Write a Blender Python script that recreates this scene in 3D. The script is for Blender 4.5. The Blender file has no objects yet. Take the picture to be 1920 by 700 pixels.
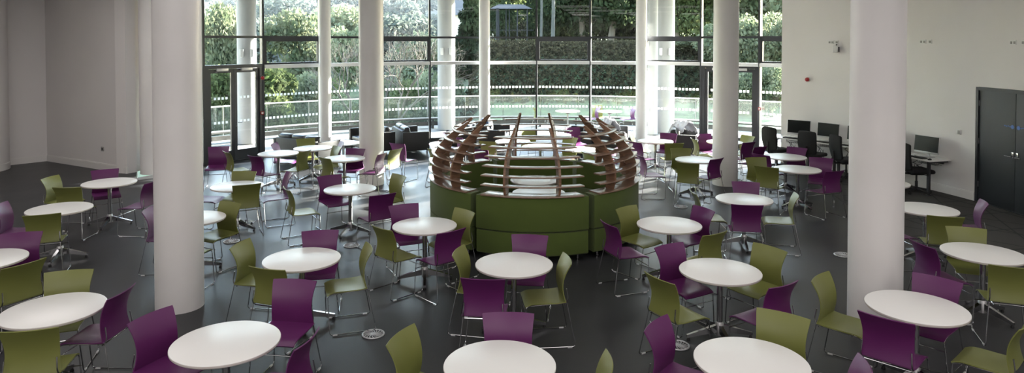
import bpy, bmesh, math, random
from mathutils import Vector, Matrix
import numpy as np
random.seed(7)
S = bpy.context.scene
COL = S.collection
PI = math.pi
rad = math.radians

# ------------------------------------------------------------------ materials
def new_mat(name):
    m = bpy.data.materials.new(name); m.use_nodes = True
    nt = m.node_tree
    return m, nt, nt.nodes['Principled BSDF']

def mat(name, col, rough=.5, metal=0., bump=0., bscale=40., var=0., vscale=3., spec=.5, coat=0., sheen=0., stretch=None):
    m, nt, b = new_mat(name)
    b.inputs['Base Color'].default_value = (*col, 1)
    b.inputs['Roughness'].default_value = rough
    b.inputs['Metallic'].default_value = metal
    b.inputs['Specular IOR Level'].default_value = spec
    if coat: b.inputs['Coat Weight'].default_value = coat; b.inputs['Coat Roughness'].default_value = .15
    if sheen: b.inputs['Sheen Weight'].default_value = sheen
    tc = nt.nodes.new('ShaderNodeTexCoord')
    src = tc.outputs['Object']
    if stretch:
        mp = nt.nodes.new('ShaderNodeMapping'); mp.inputs['Scale'].default_value = stretch
        nt.links.new(src, mp.inputs[0]); src = mp.outputs[0]
    if var:
        n = nt.nodes.new('ShaderNodeTexNoise'); n.inputs['Scale'].default_value = vscale; n.inputs['Detail'].default_value = 5
        nt.links.new(src, n.inputs['Vector'])
        r = nt.nodes.new('ShaderNodeValToRGB')
        r.color_ramp.elements[0].position = .3; r.color_ramp.elements[1].position = .7
        r.color_ramp.elements[0].color = (*[max(0, c*(1-var)) for c in col], 1)
        r.color_ramp.elements[1].color = (*[min(1, c*(1+var)) for c in col], 1)
        nt.links.new(n.outputs['Fac'], r.inputs[0]); nt.links.new(r.outputs[0], b.inputs['Base Color'])
    if bump:
        n = nt.nodes.new('ShaderNodeTexNoise'); n.inputs['Scale'].default_value = bscale; n.inputs['Detail'].default_value = 4
        nt.links.new(src, n.inputs['Vector'])
        bp = nt.nodes.new('ShaderNodeBump'); bp.inputs['Strength'].default_value = bump; bp.inputs['Distance'].default_value = .01
        nt.links.new(n.outputs['Fac'], bp.inputs['Height']); nt.links.new(bp.outputs[0], b.inputs['Normal'])
    return m

M = {}
M['purple'] = mat('purple_plastic', (.104, .013, .094), .40, bump=.05, bscale=300)
M['green'] = mat('green_plastic', (.165, .178, .046), .40, bump=.05, bscale=300)
M['chrome'] = mat('chrome_steel', (.42, .42, .43), .13, 1.)
M['steel'] = mat('brushed_steel', (.52, .52, .53), .28, 1., bump=.1, bscale=60, stretch=(20, 20, 1))
M['glide'] = mat('clear_glide', (.55, .55, .56), .3)
M['black_plastic'] = mat('black_plastic', (.012, .012, .013), .45)
M['laminate'] = mat('white_laminate', (.80, .79, .77), .33, bump=.03, bscale=200)
M['lam_edge'] = mat('table_edging', (.62, .57, .54), .4)
M['wall'] = mat('painted_plaster', (.70, .675, .665), .75, bump=.06, bscale=60, var=.015, vscale=1.2)
M['paint'] = mat('painted_pillar', (.77, .75, .74), .40, bump=.10, bscale=7, var=.03, vscale=1.5)
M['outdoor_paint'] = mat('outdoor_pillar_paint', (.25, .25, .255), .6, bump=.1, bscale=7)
M['ceiling'] = mat('ceiling_white', (.78, .78, .77), .8, bump=.03, bscale=40)
M['skirting'] = mat('skirting_gloss', (.72, .70, .68), .4)
M['frame_dark'] = mat('anthracite_aluminium', (.045, .048, .055), .38, .3)
M['frame_white'] = mat('white_aluminium', (.74, .74, .74), .4)
M['door_dark'] = mat('graphite_laminate_door', (.024, .027, .031), .45, var=.06, vscale=2, spec=.3)
M['leather'] = mat('black_leather', (.011, .012, .016), .38, bump=.25, bscale=45)
M['leather_panel'] = mat('black_leather_panel', (.020, .020, .022), .55, bump=.15, bscale=80)
M['felt'] = mat('moss_green_wool', (.062, .093, .011), .9, bump=.35, bscale=260, var=.05, vscale=4, sheen=.15)
M['wood'] = mat('walnut_veneer', (.21, .115, .066), .42, bump=.08, bscale=25, var=.32, vscale=7, stretch=(1, 1, 9), coat=.15)
M['slat'] = mat('walnut_slat', (.21, .13, .09), .30, bump=.05, bscale=25, var=.25, vscale=7, stretch=(2, 2, 20), coat=.5)
M['black_fabric'] = mat('black_fabric', (.010, .010, .011), .9, bump=.3, bscale=200)
M['dark_metal'] = mat('dark_grey_metal', (.06, .06, .065), .45, .6)
M['screen'] = mat('dark_monitor_screen', (.010, .012, .012), .35, spec=.15)
M['silver'] = mat('silver_casing', (.55, .55, .56), .35, .5)
M['red'] = mat('red_plastic', (.30, .012, .018), .35)
M['white_plastic'] = mat('white_plastic', (.70, .70, .69), .4)
M['grey_plastic'] = mat('grey_plastic', (.30, .29, .28), .5)
M['blue_ink'] = mat('blue_sign_ink', (.03, .10, .34), .5)
M['dot'] = mat('frosted_vinyl', (.85, .86, .86), .7)
M['cloth_white'] = mat('white_cloth', (.72, .72, .78), .85, bump=.3, bscale=30)
M['cloth_blue'] = mat('blue_check_cloth', (.22, .32, .55), .85, bump=.3, bscale=30, var=.6, vscale=25)
M['deck'] = mat('pale_gravel_terrace', (.22, .215, .20), .9, bump=.6, bscale=60, var=.18, vscale=30)
M['kerb'] = mat('weathered_grey_timber', (.055, .055, .052), .8, bump=.2, bscale=20, var=.25, vscale=8)
M['bark'] = mat('bark', (.10, .08, .06), .9, bump=.8, bscale=12, var=.3, vscale=6)
M['palebark'] = mat('pale_bark', (.05, .048, .04), .9, bump=.6, bscale=12, var=.3, vscale=6)
M['old_wood'] = mat('dark_old_wood', (.010, .010, .010), .9, bump=.3, bscale=20)
M['grass'] = mat('grass_ground', (.04, .058, .018), .95, bump=.6, bscale=6, var=.5, vscale=2.5)
M['hill'] = mat('hill_ground', (.05, .06, .05), .95, bump=.6, bscale=1, var=.4, vscale=.3)
M['stone'] = mat('buff_stone', (.55, .48, .38), .85, bump=.3, bscale=12, var=.15, vscale=3)
M['fill_panel_case'] = mat('fill_panel_case', (.45, .45, .46), .4, .5)

# floor: dark grey vinyl, soft sheen
m, nt, b = new_mat('dark_grey_vinyl_floor')
tc = nt.nodes.new('ShaderNodeTexCoord')
n1 = nt.nodes.new('ShaderNodeTexNoise'); n1.inputs['Scale'].default_value = 1.3; n1.inputs['Detail'].default_value = 6
n2 = nt.nodes.new('ShaderNodeTexNoise'); n2.inputs['Scale'].default_value = 90; n2.inputs['Detail'].default_value = 3
nt.links.new(tc.outputs['Object'], n1.inputs[0]); nt.links.new(tc.outputs['Object'], n2.inputs[0])
r1 = nt.nodes.new('ShaderNodeValToRGB')
r1.color_ramp.elements[0].position = .25; r1.color_ramp.elements[1].position = .75
r1.color_ramp.elements[0].color = (.027, .0275, .030, 1); r1.color_ramp.elements[1].color = (.040, .041, .044, 1)
nt.links.new(n1.outputs['Fac'], r1.inputs[0])
mx = nt.nodes.new('ShaderNodeMix'); mx.data_type = 'RGBA'; mx.blend_type = 'OVERLAY'; mx.inputs[0].default_value = .25
nt.links.new(r1.outputs[0], mx.inputs[6]); nt.links.new(n2.outputs['Fac'], mx.inputs[7])
nt.links.new(mx.outputs[2], b.inputs['Base Color'])
r2 = nt.nodes.new('ShaderNodeMapRange'); r2.inputs[3].default_value = .30; r2.inputs[4].default_value = .44
nt.links.new(n1.outputs['Fac'], r2.inputs[0]); nt.links.new(r2.outputs[0], b.inputs['Roughness'])
b.inputs['Specular IOR Level'].default_value = .20
bp = nt.nodes.new('ShaderNodeBump'); bp.inputs['Strength'].default_value = .05; bp.inputs['Distance'].default_value = .002
nt.links.new(n2.outputs['Fac'], bp.inputs['Height']); nt.links.new(bp.outputs[0], b.inputs['Normal'])
M['floor'] = m

# carpet with criss-cross dark lines along the right wall
m, nt, b = new_mat('line_pattern_carpet')
tc = nt.nodes.new('ShaderNodeTexCoord')
acc = None
for ang, sc, ph in ((.35, 1.15, .2), (1.35, .8, .5), (2.35, .95, .1), (2.9, .7, .7)):
    mp = nt.nodes.new('ShaderNodeMapping'); mp.inputs['Rotation'].default_value = (0, 0, ang); mp.inputs['Location'].default_value = (ph, ph, 0)
    nt.links.new(tc.outputs['Object'], mp.inputs[0])
    w = nt.nodes.new('ShaderNodeTexWave'); w.inputs['Scale'].default_value = sc*.42; w.inputs['Distortion'].default_value = 0
    nt.links.new(mp.outputs[0], w.inputs[0])
    g = nt.nodes.new('ShaderNodeMath'); g.operation = 'GREATER_THAN'; g.inputs[1].default_value = .9955
    nt.links.new(w.outputs['Fac'], g.inputs[0])
    if acc is None: acc = g.outputs[0]
    else:
        a = nt.nodes.new('ShaderNodeMath'); a.operation = 'MAXIMUM'
        nt.links.new(acc, a.inputs[0]); nt.links.new(g.outputs[0], a.inputs[1]); acc = a.outputs[0]
mx = nt.nodes.new('ShaderNodeMix'); mx.data_type = 'RGBA'
mx.inputs[6].default_value = (.044, .041, .038, 1); mx.inputs[7].default_value = (.012, .012, .012, 1)
nt.links.new(acc, mx.inputs[0]); nt.links.new(mx.outputs[2], b.inputs['Base Color'])
b.inputs['Roughness'].default_value = .85
M['carpet'] = m

def glass_mat(name, tint, refl, haze=0.):
    m = bpy.data.materials.new(name); m.use_nodes = True
    nt = m.node_tree; nt.nodes.clear()
    o = nt.nodes.new('ShaderNodeOutputMaterial')
    t = nt.nodes.new('ShaderNodeBsdfTransparent'); t.inputs[0].default_value = (*tint, 1)
    g = nt.nodes.new('ShaderNodeBsdfGlossy'); g.inputs['Roughness'].default_value = .0
    f = nt.nodes.new('ShaderNodeFresnel'); f.inputs[0].default_value = 1.5
    mul = nt.nodes.new('ShaderNodeMath'); mul.operation = 'MULTIPLY'; mul.inputs[1].default_value = refl; mul.use_clamp = True
    nt.links.new(f.outputs[0], mul.inputs[0])
    x = nt.nodes.new('ShaderNodeMixShader')
    nt.links.new(mul.outputs[0], x.inputs[0]); nt.links.new(t.outputs[0], x.inputs[1]); nt.links.new(g.outputs[0], x.inputs[2])
    out = x.outputs[0]
    if haze:
        d = nt.nodes.new('ShaderNodeBsdfDiffuse'); d.inputs[0].default_value = (.8, .84, .82, 1)
        tr = nt.nodes.new('ShaderNodeBsdfTranslucent'); tr.inputs[0].default_value = (.8, .84, .82, 1)
        dd = nt.nodes.new('ShaderNodeMixShader'); nt.links.new(d.outputs[0], dd.inputs[1]); nt.links.new(tr.outputs[0], dd.inputs[2])
        y = nt.nodes.new('ShaderNodeMixShader'); y.inputs[0].default_value = haze
        nt.links.new(out, y.inputs[1]); nt.links.new(dd.outputs[0], y.inputs[2]); out = y.outputs[0]
    nt.links.new(out, o.inputs[0])
    return m
M['glass'] = glass_mat('window_glass', (.95, .97, .96), .35)
M['rail_glass'] = glass_mat('balustrade_glass', (.88, .93, .91), .6, .016)

m = M['dot']; nt = m.node_tree; tr = nt.nodes.new('ShaderNodeBsdfTranslucent'); tr.inputs[0].default_value = (.85, .86, .86, 1)
x = nt.nodes.new('ShaderNodeMixShader'); x.inputs[0].default_value = .55
nt.links.new(nt.nodes['Principled BSDF'].outputs[0], x.inputs[1]); nt.links.new(tr.outputs[0], x.inputs[2]); nt.links.new(x.outputs[0], nt.nodes['Material Output'].inputs[0])
def leaf_mat(name, c1, c2, trans=.5):
    m = bpy.data.materials.new(name); m.use_nodes = True
    nt = m.node_tree; nt.nodes.clear()
    o = nt.nodes.new('ShaderNodeOutputMaterial')
    oi = nt.nodes.new('ShaderNodeObjectInfo'); tc = nt.nodes.new('ShaderNodeTexCoord')
    n = nt.nodes.new('ShaderNodeTexNoise'); n.inputs['Scale'].default_value = 3.; n.inputs['Detail'].default_value = 4
    nt.links.new(tc.outputs['Object'], n.inputs[0])
    r = nt.nodes.new('ShaderNodeValToRGB')
    r.color_ramp.elements[0].position = .35; r.color_ramp.elements[1].position = .65
    r.color_ramp.elements[0].color = (*c1, 1); r.color_ramp.elements[1].color = (*c2, 1)
    nt.links.new(n.outputs['Fac'], r.inputs[0])
    hv = nt.nodes.new('ShaderNodeHueSaturation')
    mr = nt.nodes.new('ShaderNodeMapRange'); mr.inputs[3].default_value = .75; mr.inputs[4].default_value = 1.25
    nt.links.new(oi.outputs['Random'], mr.inputs[0]); nt.links.new(mr.outputs[0], hv.inputs['Value'])
    nt.links.new(r.outputs[0], hv.inputs['Color'])
    d = nt.nodes.new('ShaderNodeBsdfDiffuse'); t = nt.nodes.new('ShaderNodeBsdfTranslucent')
    nt.links.new(hv.outputs[0], d.inputs[0]); nt.links.new(hv.outputs[0], t.inputs[0])
    x = nt.nodes.new('ShaderNodeMixShader'); x.inputs[0].default_value = trans
    nt.links.new(d.outputs[0], x.inputs[1]); nt.links.new(t.outputs[0], x.inputs[2]); nt.links.new(x.outputs[0], o.inputs[0])
    return m
M['leaf_mid'] = leaf_mat('mid_green_leaves', (0.050, 0.070, 0.025), (0.150, 0.170, 0.080))
M['leaf_dark'] = leaf_mat('dark_green_leaves', (0.016, 0.024, 0.014), (0.060, 0.075, 0.035))
M['leaf_bright'] = leaf_mat('bright_green_leaves', (0.090, 0.115, 0.060), (0.240, 0.245, 0.155))
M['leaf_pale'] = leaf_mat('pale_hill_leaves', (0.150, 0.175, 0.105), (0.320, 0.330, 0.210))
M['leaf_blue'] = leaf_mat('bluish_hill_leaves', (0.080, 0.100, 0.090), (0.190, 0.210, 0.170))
M['leaf_ivy'] = leaf_mat('ivy_hedge_leaves', (0.018, 0.016, 0.010), (0.060, 0.055, 0.030))

# ------------------------------------------------------------------ mesh helpers
class MB:
    """collects shapes for ONE mesh object"""
    def __init__(s): s.v = []; s.f = []; s.mi = []
    def add(s, v, f, mi=0):
        o = len(s.v); s.v += [tuple(p) for p in v]; s.f += [tuple(i+o for i in q) for q in f]; s.mi += [mi]*len(f); return s
    def box(s, c, d, rz=0, mi=0, bev=0, rot=None):
        x, y, z = d[0]/2, d[1]/2, d[2]/2
        R = rot if rot is not None else Matrix.Rotation(rz, 3, 'Z')
        c = Vector(c)
        if bev and bev < min(x, y, z):
            bm = bmesh.new(); bmesh.ops.create_cube(bm, size=1)
            for p in bm.verts: p.co = Vector((p.co.x*2*x, p.co.y*2*y, p.co.z*2*z))
            bmesh.ops.bevel(bm, geom=bm.edges[:], offset=bev, segments=3, profile=.5, affect='EDGES')
            bm.verts.index_update()
            s.add([c+R@p.co for p in bm.verts], [[q.index for q in f.verts] for f in bm.faces], mi); bm.free(); return s
        P = [c+R@Vector((a*x, b*y, e*z)) for a in (-1, 1) for b in (-1, 1) for e in (-1, 1)]
        return s.add(P, [(0, 1, 3, 2), (4, 6, 7, 5), (0, 4, 5, 1), (2, 3, 7, 6), (0, 2, 6, 4), (1, 5, 7, 3)], mi)
    def prism(s, poly, z0, z1, mi=0):
        n = len(poly)
        a = sum(poly[i][0]*poly[(i+1) % n][1]-poly[(i+1) % n][0]*poly[i][1] for i in range(n))
        if a < 0: poly = poly[::-1]
        v = [(p[0], p[1], z0) for p in poly]+[(p[0], p[1], z1) for p in poly]
        f = [tuple(range(n))[::-1], tuple(range(n, 2*n))]+[(i, (i+1) % n, n+(i+1) % n, n+i) for i in range(n)]
        return s.add(v, f, mi)
    def tube(s, pts, r, closed=False, n=8, mi=0, cap=True):
        pts = [Vector(p) for p in pts]; N = len(pts); rings = []
        rr = r if isinstance(r, (list, tuple)) else [r]*N
        up = None
        for i in range(N):
            a = pts[i-1] if (i or closed) else pts[i]; b = pts[(i+1) % N] if (i < N-1 or closed) else pts[i]
            t = (b-a)
            t = t.normalized() if t.length > 1e-9 else Vector((0, 0, 1))
            if up is None:
                up = Vector((0, 0, 1)) if abs(t.z) < .9 else Vector((0, 1, 0))
            u = (up-t*up.dot(t)); u = u.normalized() if u.length > 1e-6 else t.orthogonal().normalized()
            w = t.cross(u); up = u
            rings.append([pts[i]+rr[i]*(math.cos(2*PI*k/n)*u+math.sin(2*PI*k/n)*w) for k in range(n)])
        v = [p for q in rings for p in q]; f = []
        for i in range(N if closed else N-1):
            j = (i+1) % N
            for k in range(n): f.append((i*n+k, i*n+(k+1) % n, j*n+(k+1) % n, j*n+k))
        if cap and not closed: f += [tuple(range(n))[::-1], tuple((N-1)*n+k for k in range(n))]
        return s.add(v, f, mi)
    def lathe(s, prof, c=(0, 0, 0), n=24, mi=0, mis=None):
        v = []; f = []; ms = []
        for (r, z) in prof:
            v += [(c[0]+r*math.cos(2*PI*k/n), c[1]+r*math.sin(2*PI*k/n), c[2]+z) for k in range(n)]
        for i in range(len(prof)-1):
            for k in range(n):
                f.append((i*n+k, i*n+(k+1) % n, (i+1)*n+(k+1) % n, (i+1)*n+k)); ms.append(mis[i] if mis else mi)
        f.append(tuple(range(n))[::-1]); ms.append(mis[0] if mis else mi)
        f.append(tuple((len(prof)-1)*n+k for k in range(n))); ms.append(mis[-1] if mis else mi)
        o = len(s.v); s.v += v; s.f += [tuple(i+o for i in q) for q in f]; s.mi += ms
        return s
    def shell(s, fn, nu, nv, th, mi=0):
        """closed shell around surface fn(u,v), u in -1..1, v in 0..1"""
        P = [[Vector(fn(-1+2*i/nu, j/nv)) for i in range(nu+1)] for j in range(nv+1)]
        Nn = [[None]*(nu+1) for _ in range(nv+1)]
        for j in range(nv+1):
            for i in range(nu+1):
                a = P[j][min(i+1, nu)]-P[j][max(i-1, 0)]; b = P[min(j+1, nv)][i]-P[max(j-1, 0)][i]
                Nn[j][i] = a.cross(b).normalized()
        W = nu+1; v = [P[j][i]+Nn[j][i]*th/2 for j in range(nv+1) for i in range(W)]+[P[j][i]-Nn[j][i]*th/2 for j in range(nv+1) for i in range(W)]
        o = W*(nv+1); f = []
        for j in range(nv):
            for i in range(nu):
                a = j*W+i; f.append((a, a+1, a+1+W, a+W)); f.append((o+a, o+a+W, o+a+1+W, o+a+1))
        for i in range(nu):
            a = i; f.append((a, o+a, o+a+1, a+1)); a = nv*W+i; f.append((a, a+1, o+a+1, o+a))
        for j in range(nv):
            a = j*W; f.append((a, a+W, o+a+W, o+a)); a = j*W+nu; f.append((a, o+a, o+a+W, a+W))
        return s.add(v, f, mi)
    def build(s, name, mats, parent=None, smooth=True, ang=35):
        me = bpy.data.meshes.new(name); me.from_pydata(s.v, [], s.f); me.update()
        if not isinstance(mats, (list, tuple)): mats = [mats]
        for m_ in mats: me.materials.append(M[m_] if isinstance(m_, str) else m_)
        if any(s.mi): me.polygons.foreach_set('material_index', s.mi)
        if smooth:
            me.polygons.foreach_set('use_smooth', [True]*len(me.polygons)); me.set_sharp_from_angle(angle=rad(ang))
        o = bpy.data.objects.new(name, me); COL.objects.link(o)
        if parent: o.parent = parent
        return o

def fillet(pts, r, closed=False, n=4):
    pts = [Vector(p) for p in pts]; out = []; N = len(pts)
    for i in range(N):
        if not closed and i in (0, N-1): out.append(pts[i]); continue
        p = pts[i]; a = pts[i-1]-p; b = pts[(i+1) % N]-p
        d = min(r, a.length*.45, b.length*.45); a = p+a.normalized()*d; b = p+b.normalized()*d
        for k in range(n+1):
            t = k/n; out.append(a*(1-t)**2+p*2*t*(1-t)+b*t*t)
    return out

def tag(o, label=None, cat=None, group=None, kind=None):
    if label: o['label'] = label
    if cat: o['category'] = cat
    if group: o['group'] = group
    if kind: o['kind'] = kind
    return o
def empty(name, loc=(0, 0, 0), rz=0):
    o = bpy.data.objects.new(name, None); o.location = loc; o.rotation_euler = (0, 0, rz); o.empty_display_size = .2
    COL.objects.link(o); return o
CH = {}
def dup(root, loc=None, rz=None):
    c = root.copy(); COL.objects.link(c)
    if loc is not None: c.location = loc
    if rz is not None: c.rotation_euler = (0, 0, rz)
    for ch in root.children:
        d = ch.copy(); COL.objects.link(d); d.parent = c
        for g in ch.children:
            e = g.copy(); COL.objects.link(e); e.parent = d
    return c
def struct(o, label=None): o['kind'] = 'structure'; return o

SUN, SKY, EXPO, PANEL_W, HAZE = 75.0, 1.35, .74, 1.0, .0022
# ------------------------------------------------------------------ camera
F, PCX, PY0, PITCH, HC = 1289.0, 952.0, 106.9, rad(1.39), 3.19
cam = bpy.data.cameras.new('camera'); co = bpy.data.objects.new('camera', cam); COL.objects.link(co)
cam.sensor_width = 36; cam.lens = F*36/1920; cam.clip_end = 900; cam.clip_start = .05
cam.shift_x = (960-PCX)/1920; cam.shift_y = -(350-PY0)/1920
co.location = (0, 0, HC); co.rotation_euler = (rad(90)-PITCH, 0, 0); S.camera = co
def at(u, Y): return (u-PCX)/F*(Y+.08)
def ztop(v, Y): return HC-(v-75.6)/F*Y
CX, CY = .97, 12.15                      # the round end of the hall
def pol(R, a): return (CX+R*math.sin(rad(a)), CY+R*math.cos(rad(a)))
def arc(R, a0, a1, n=None):
    n = n or max(1, int(abs(a1-a0)/2)); return [pol(R, a0+(a1-a0)*i/n) for i in range(n+1)]
def arcslab(mb, R0, R1, a0, a1, z0, z1, n=None, mi=0):
    n = n or max(1, int(abs(a1-a0)/2+.5))
    for i in range(n):
        b0 = a0+(a1-a0)*i/n; b1 = a0+(a1-a0)*(i+1)/n
        mb.prism([pol(R0, b0), pol(R0, b1), pol(R1, b1), pol(R1, b0)], z0, z1, mi)
    return mb
def arcsolid(mb, c, R0, R1, a0, a1, z0, z1, n=12, bev=0, mi=0):
    """closed curved block, angles from -Y of centre c, smooth"""
    prof = [(R0, z0), (R1, z0), (R1, z1), (R0, z1)]
    if bev: prof = [(R0+bev, z0), (R1-bev, z0), (R1, z0+bev), (R1, z1-bev), (R1-bev*.4, z1-bev*.3), (R1-bev*1.2, z1), (R0+bev*1.2, z1), (R0+bev*.4, z1-bev*.3), (R0, z1-bev), (R0, z0+bev)]
    m = len(prof); v = []; f = []
    for i in range(n+1):
        a = rad(a0+(a1-a0)*i/n)
        for r, z in prof: v.append((c[0]-r*math.sin(a), c[1]-r*math.cos(a), z))
    for i in range(n):
        for k in range(m): f.append((i*m+k, (i+1)*m+k, (i+1)*m+(k+1) % m, i*m+(k+1) % m))
    f.append(tuple(range(m))); f.append(tuple(n*m+k for k in range(m))[::-1])
    return mb.add(v, f, mi)

# ------------------------------------------------------------------ room shell
CEIL = 5.0
RW = 8.43
mb = MB()
pts = arc(10.15, -70, 47.5, 60)
hall = [(-13.9, -5.0), (9.27, -5.0), (9.27, 10.7)]+arc(RW+.2, 98, 48)[:-1]+[pol(10.25, 47.5)]+arc(10.25, 46, -69, 50)+[(-9.3, 17.2), (-12.16, 18.6), (-13.9, 18.6)]
mb.prism(hall, -.25, 0)
fl = mb.build('floor', 'floor', smooth=False); struct(fl)
# carpet strip with the line pattern, right of the right pillar
mb = MB()
cp = [(9.22, 3.0), (9.26, 10.6)]+arc(RW-.03, 98, 58, 18)+[(6.9, 15.2), (6.35, 12.0), (6.9, 8.6), (7.4, 3.0)]
mb.prism(cp, 0, .004); o = mb.build('floor_carpet', 'carpet', smooth=False); struct(o)
mb = MB(); mb.prism([(-14.2, -5.3), (9.6, -5.3), (9.6, 12)]+arc(13.5, 80, -55, 60)+[(-10.6, 19.4), (-14.2, 19.4)], CEIL, CEIL+.35)
struct(mb.build('ceiling', 'ceiling', smooth=False))
def wallseg(mb, p, q, t, z0=0, z1=CEIL):
    """wall whose visible face runs p->q; thickness t to the left of p->q"""
    d = Vector((q[0]-p[0], q[1]-p[1])).normalized(); n = Vector((-d.y, d.x))*t
    mb.prism([p, q, (q[0]+n.x, q[1]+n.y), (p[0]+n.x, p[1]+n.y)], z0, z1); return mb
# right wall: curved, with the door opening
DA, DB_ = 80.1, 93.3
mb = MB(); arcslab(mb, RW, RW+.28, 51, DA, 0, CEIL, 18); arcslab(mb, RW, RW+.28, DA, DB_, 2.27, CEIL, 6); arcslab(mb, RW, RW+.28, DB_, 98, 0, CEIL, 3)
arcslab(mb, RW, 10.35, 47, 51, 0, CEIL, 3)
wallseg(mb, (9.27, -5), (9.27, 10.95), -.28)
struct(mb.build('wall_right', 'wall', ang=15))
A, B, C_, D_ = (-12.16, 18.08), (-9.10, 16.35), (-9.07, 16.62), (-8.62, 17.3)
mb = MB(); wallseg(mb, A, B, .25); mb.prism([B, C_, (-9.3, 16.9), (-9.4, 16.45)], 0, CEIL); wallseg(mb, C_, D_, .25)
struct(mb.build('wall_left_end', 'wall', smooth=False))
mb = MB(); wallseg(mb, (-12.95, 17.22), A, .25); struct(mb.build('wall_left_corner', 'wall', smooth=False))
mb = MB(); wallseg(mb, (-13.6, -5), (-13.6, 17.3), .25); struct(mb.build('wall_left', 'wall', smooth=False))
mb = MB(); wallseg(mb, (9.5, -5), (-13.9, -5), .25); struct(mb.build('wall_back', 'wall', smooth=False))
# rounded drum at the far left, with two joint lines
mb = MB(); mb.lathe([(.80, .17), (.80, 2.735)], (-13.13, 16.7, 0), 56); mb.lathe([(.79, 2.735), (.79, 2.75)], (-13.13, 16.7, 0), 56); mb.lathe([(.80, 2.75), (.80, CEIL)], (-13.13, 16.7, 0), 56)
struct(mb.build('wall_drum', 'wall'))
mb = MB(); mb.lathe([(.815, 0), (.815, .16), (.80, .17)], (-13.13, 16.7, 0), 56); struct(mb.build('baseboard_drum', 'skirting'))
# baseboards
def bb(name, segs, h=.17):
    mb = MB()
    for p, q in segs:
        wallseg(mb, p, q, -.018, 0, h-.02); wallseg(mb, p, q, -.012, h-.02, h)
    struct(mb.build(name, 'skirting', smooth=False))
bb('baseboard_left', [(A, B), (B, C_), (C_, D_)]); bb('baseboard_corner', [((-12.95, 17.22), A)])
mb = MB(); arcslab(mb, RW-.018, RW, 47.2, DA, 0, .15, 18); arcslab(mb, RW-.012, RW, 47.2, DA, .15, .17, 18); arcslab(mb, RW-.018, RW, DB_, 98, 0, .17, 3)
struct(mb.build('baseboard_right', 'skirting', ang=15))

# ------------------------------------------------------------------ pillars
def pillar(x, y, r, label, z1=CEIL, group=None, name='round_pillar', ring=True):
    mb = MB(); mb.lathe([(r, 0), (r, z1)], (0, 0, 0), 64)
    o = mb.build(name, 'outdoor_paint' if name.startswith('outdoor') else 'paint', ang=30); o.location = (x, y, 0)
    tag(o, label, 'pillar', group); return o
pillar(-3.93, 8.17, .27, 'thick white round pillar at left, closest to the viewer')
pillar(3.99, 7.41, .27, 'thick white round pillar at right, in front of the computer desks')
pillar(-3.02, 15.2, .27, 'white round pillar beside the black sofas, left of the booth')
pillar(4.81, 15.15, .27, 'white round pillar right of the green booth near glass door')
pillar(-8.54, 16.47, .27, 'white round pillar half hidden behind the big left pillar')
pillar(*pol(9.72, -39.6), .17, 'slim white pillar against the glass behind the black sofa', name='slim_pillar')
pillar(*pol(9.72, -10.1), .17, 'slim white pillar against the glass just left of booth centre', name='slim_pillar')
pillar(*pol(9.72, 19.1), .17, 'slim white pillar against the glass right of the booth', name='slim_pillar')
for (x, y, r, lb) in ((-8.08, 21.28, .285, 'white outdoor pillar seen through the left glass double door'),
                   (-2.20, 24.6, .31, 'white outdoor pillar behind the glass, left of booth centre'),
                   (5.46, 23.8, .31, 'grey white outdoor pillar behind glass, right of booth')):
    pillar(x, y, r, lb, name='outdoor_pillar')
    d = Vector((-x, -y, 0)).normalized()
    for s in (-1, 1):
        t = Vector((-d.y, d.x, 0))*s
        q = Vector((x, y, 0))+(d*.9+t*.43).normalized()*(r+.045)
        mb = MB(); mb.box((0, 0, 0), (.10, .09, .24), bev=.01); mb.lathe([(.035, -.13), (.035, -.12)], n=12)
        o = mb.build('wall_light', 'silver'); o.location = (q.x, q.y, 2.80); o.rotation_euler = (0, 0, math.atan2(-x*0-d.y, -d.x)+PI/2)
        tag(o, 'small box light on %s side of %s' % ('right' if s > 0 else 'left', lb.replace('white outdoor ', 'outdoor ').replace('grey outdoor', 'outdoor').replace('seen through the left glass double door', 'outside the double door').replace('behind the glass, ', '').replace('behind glass, ', '')), 'light', 'box lights on outdoor pillars')
pillar(at(1223, 23.3), 23.3, .17, 'sunlit slim outdoor pillar right behind the right slim pillar', name='outdoor_slim_pillar')

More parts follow.
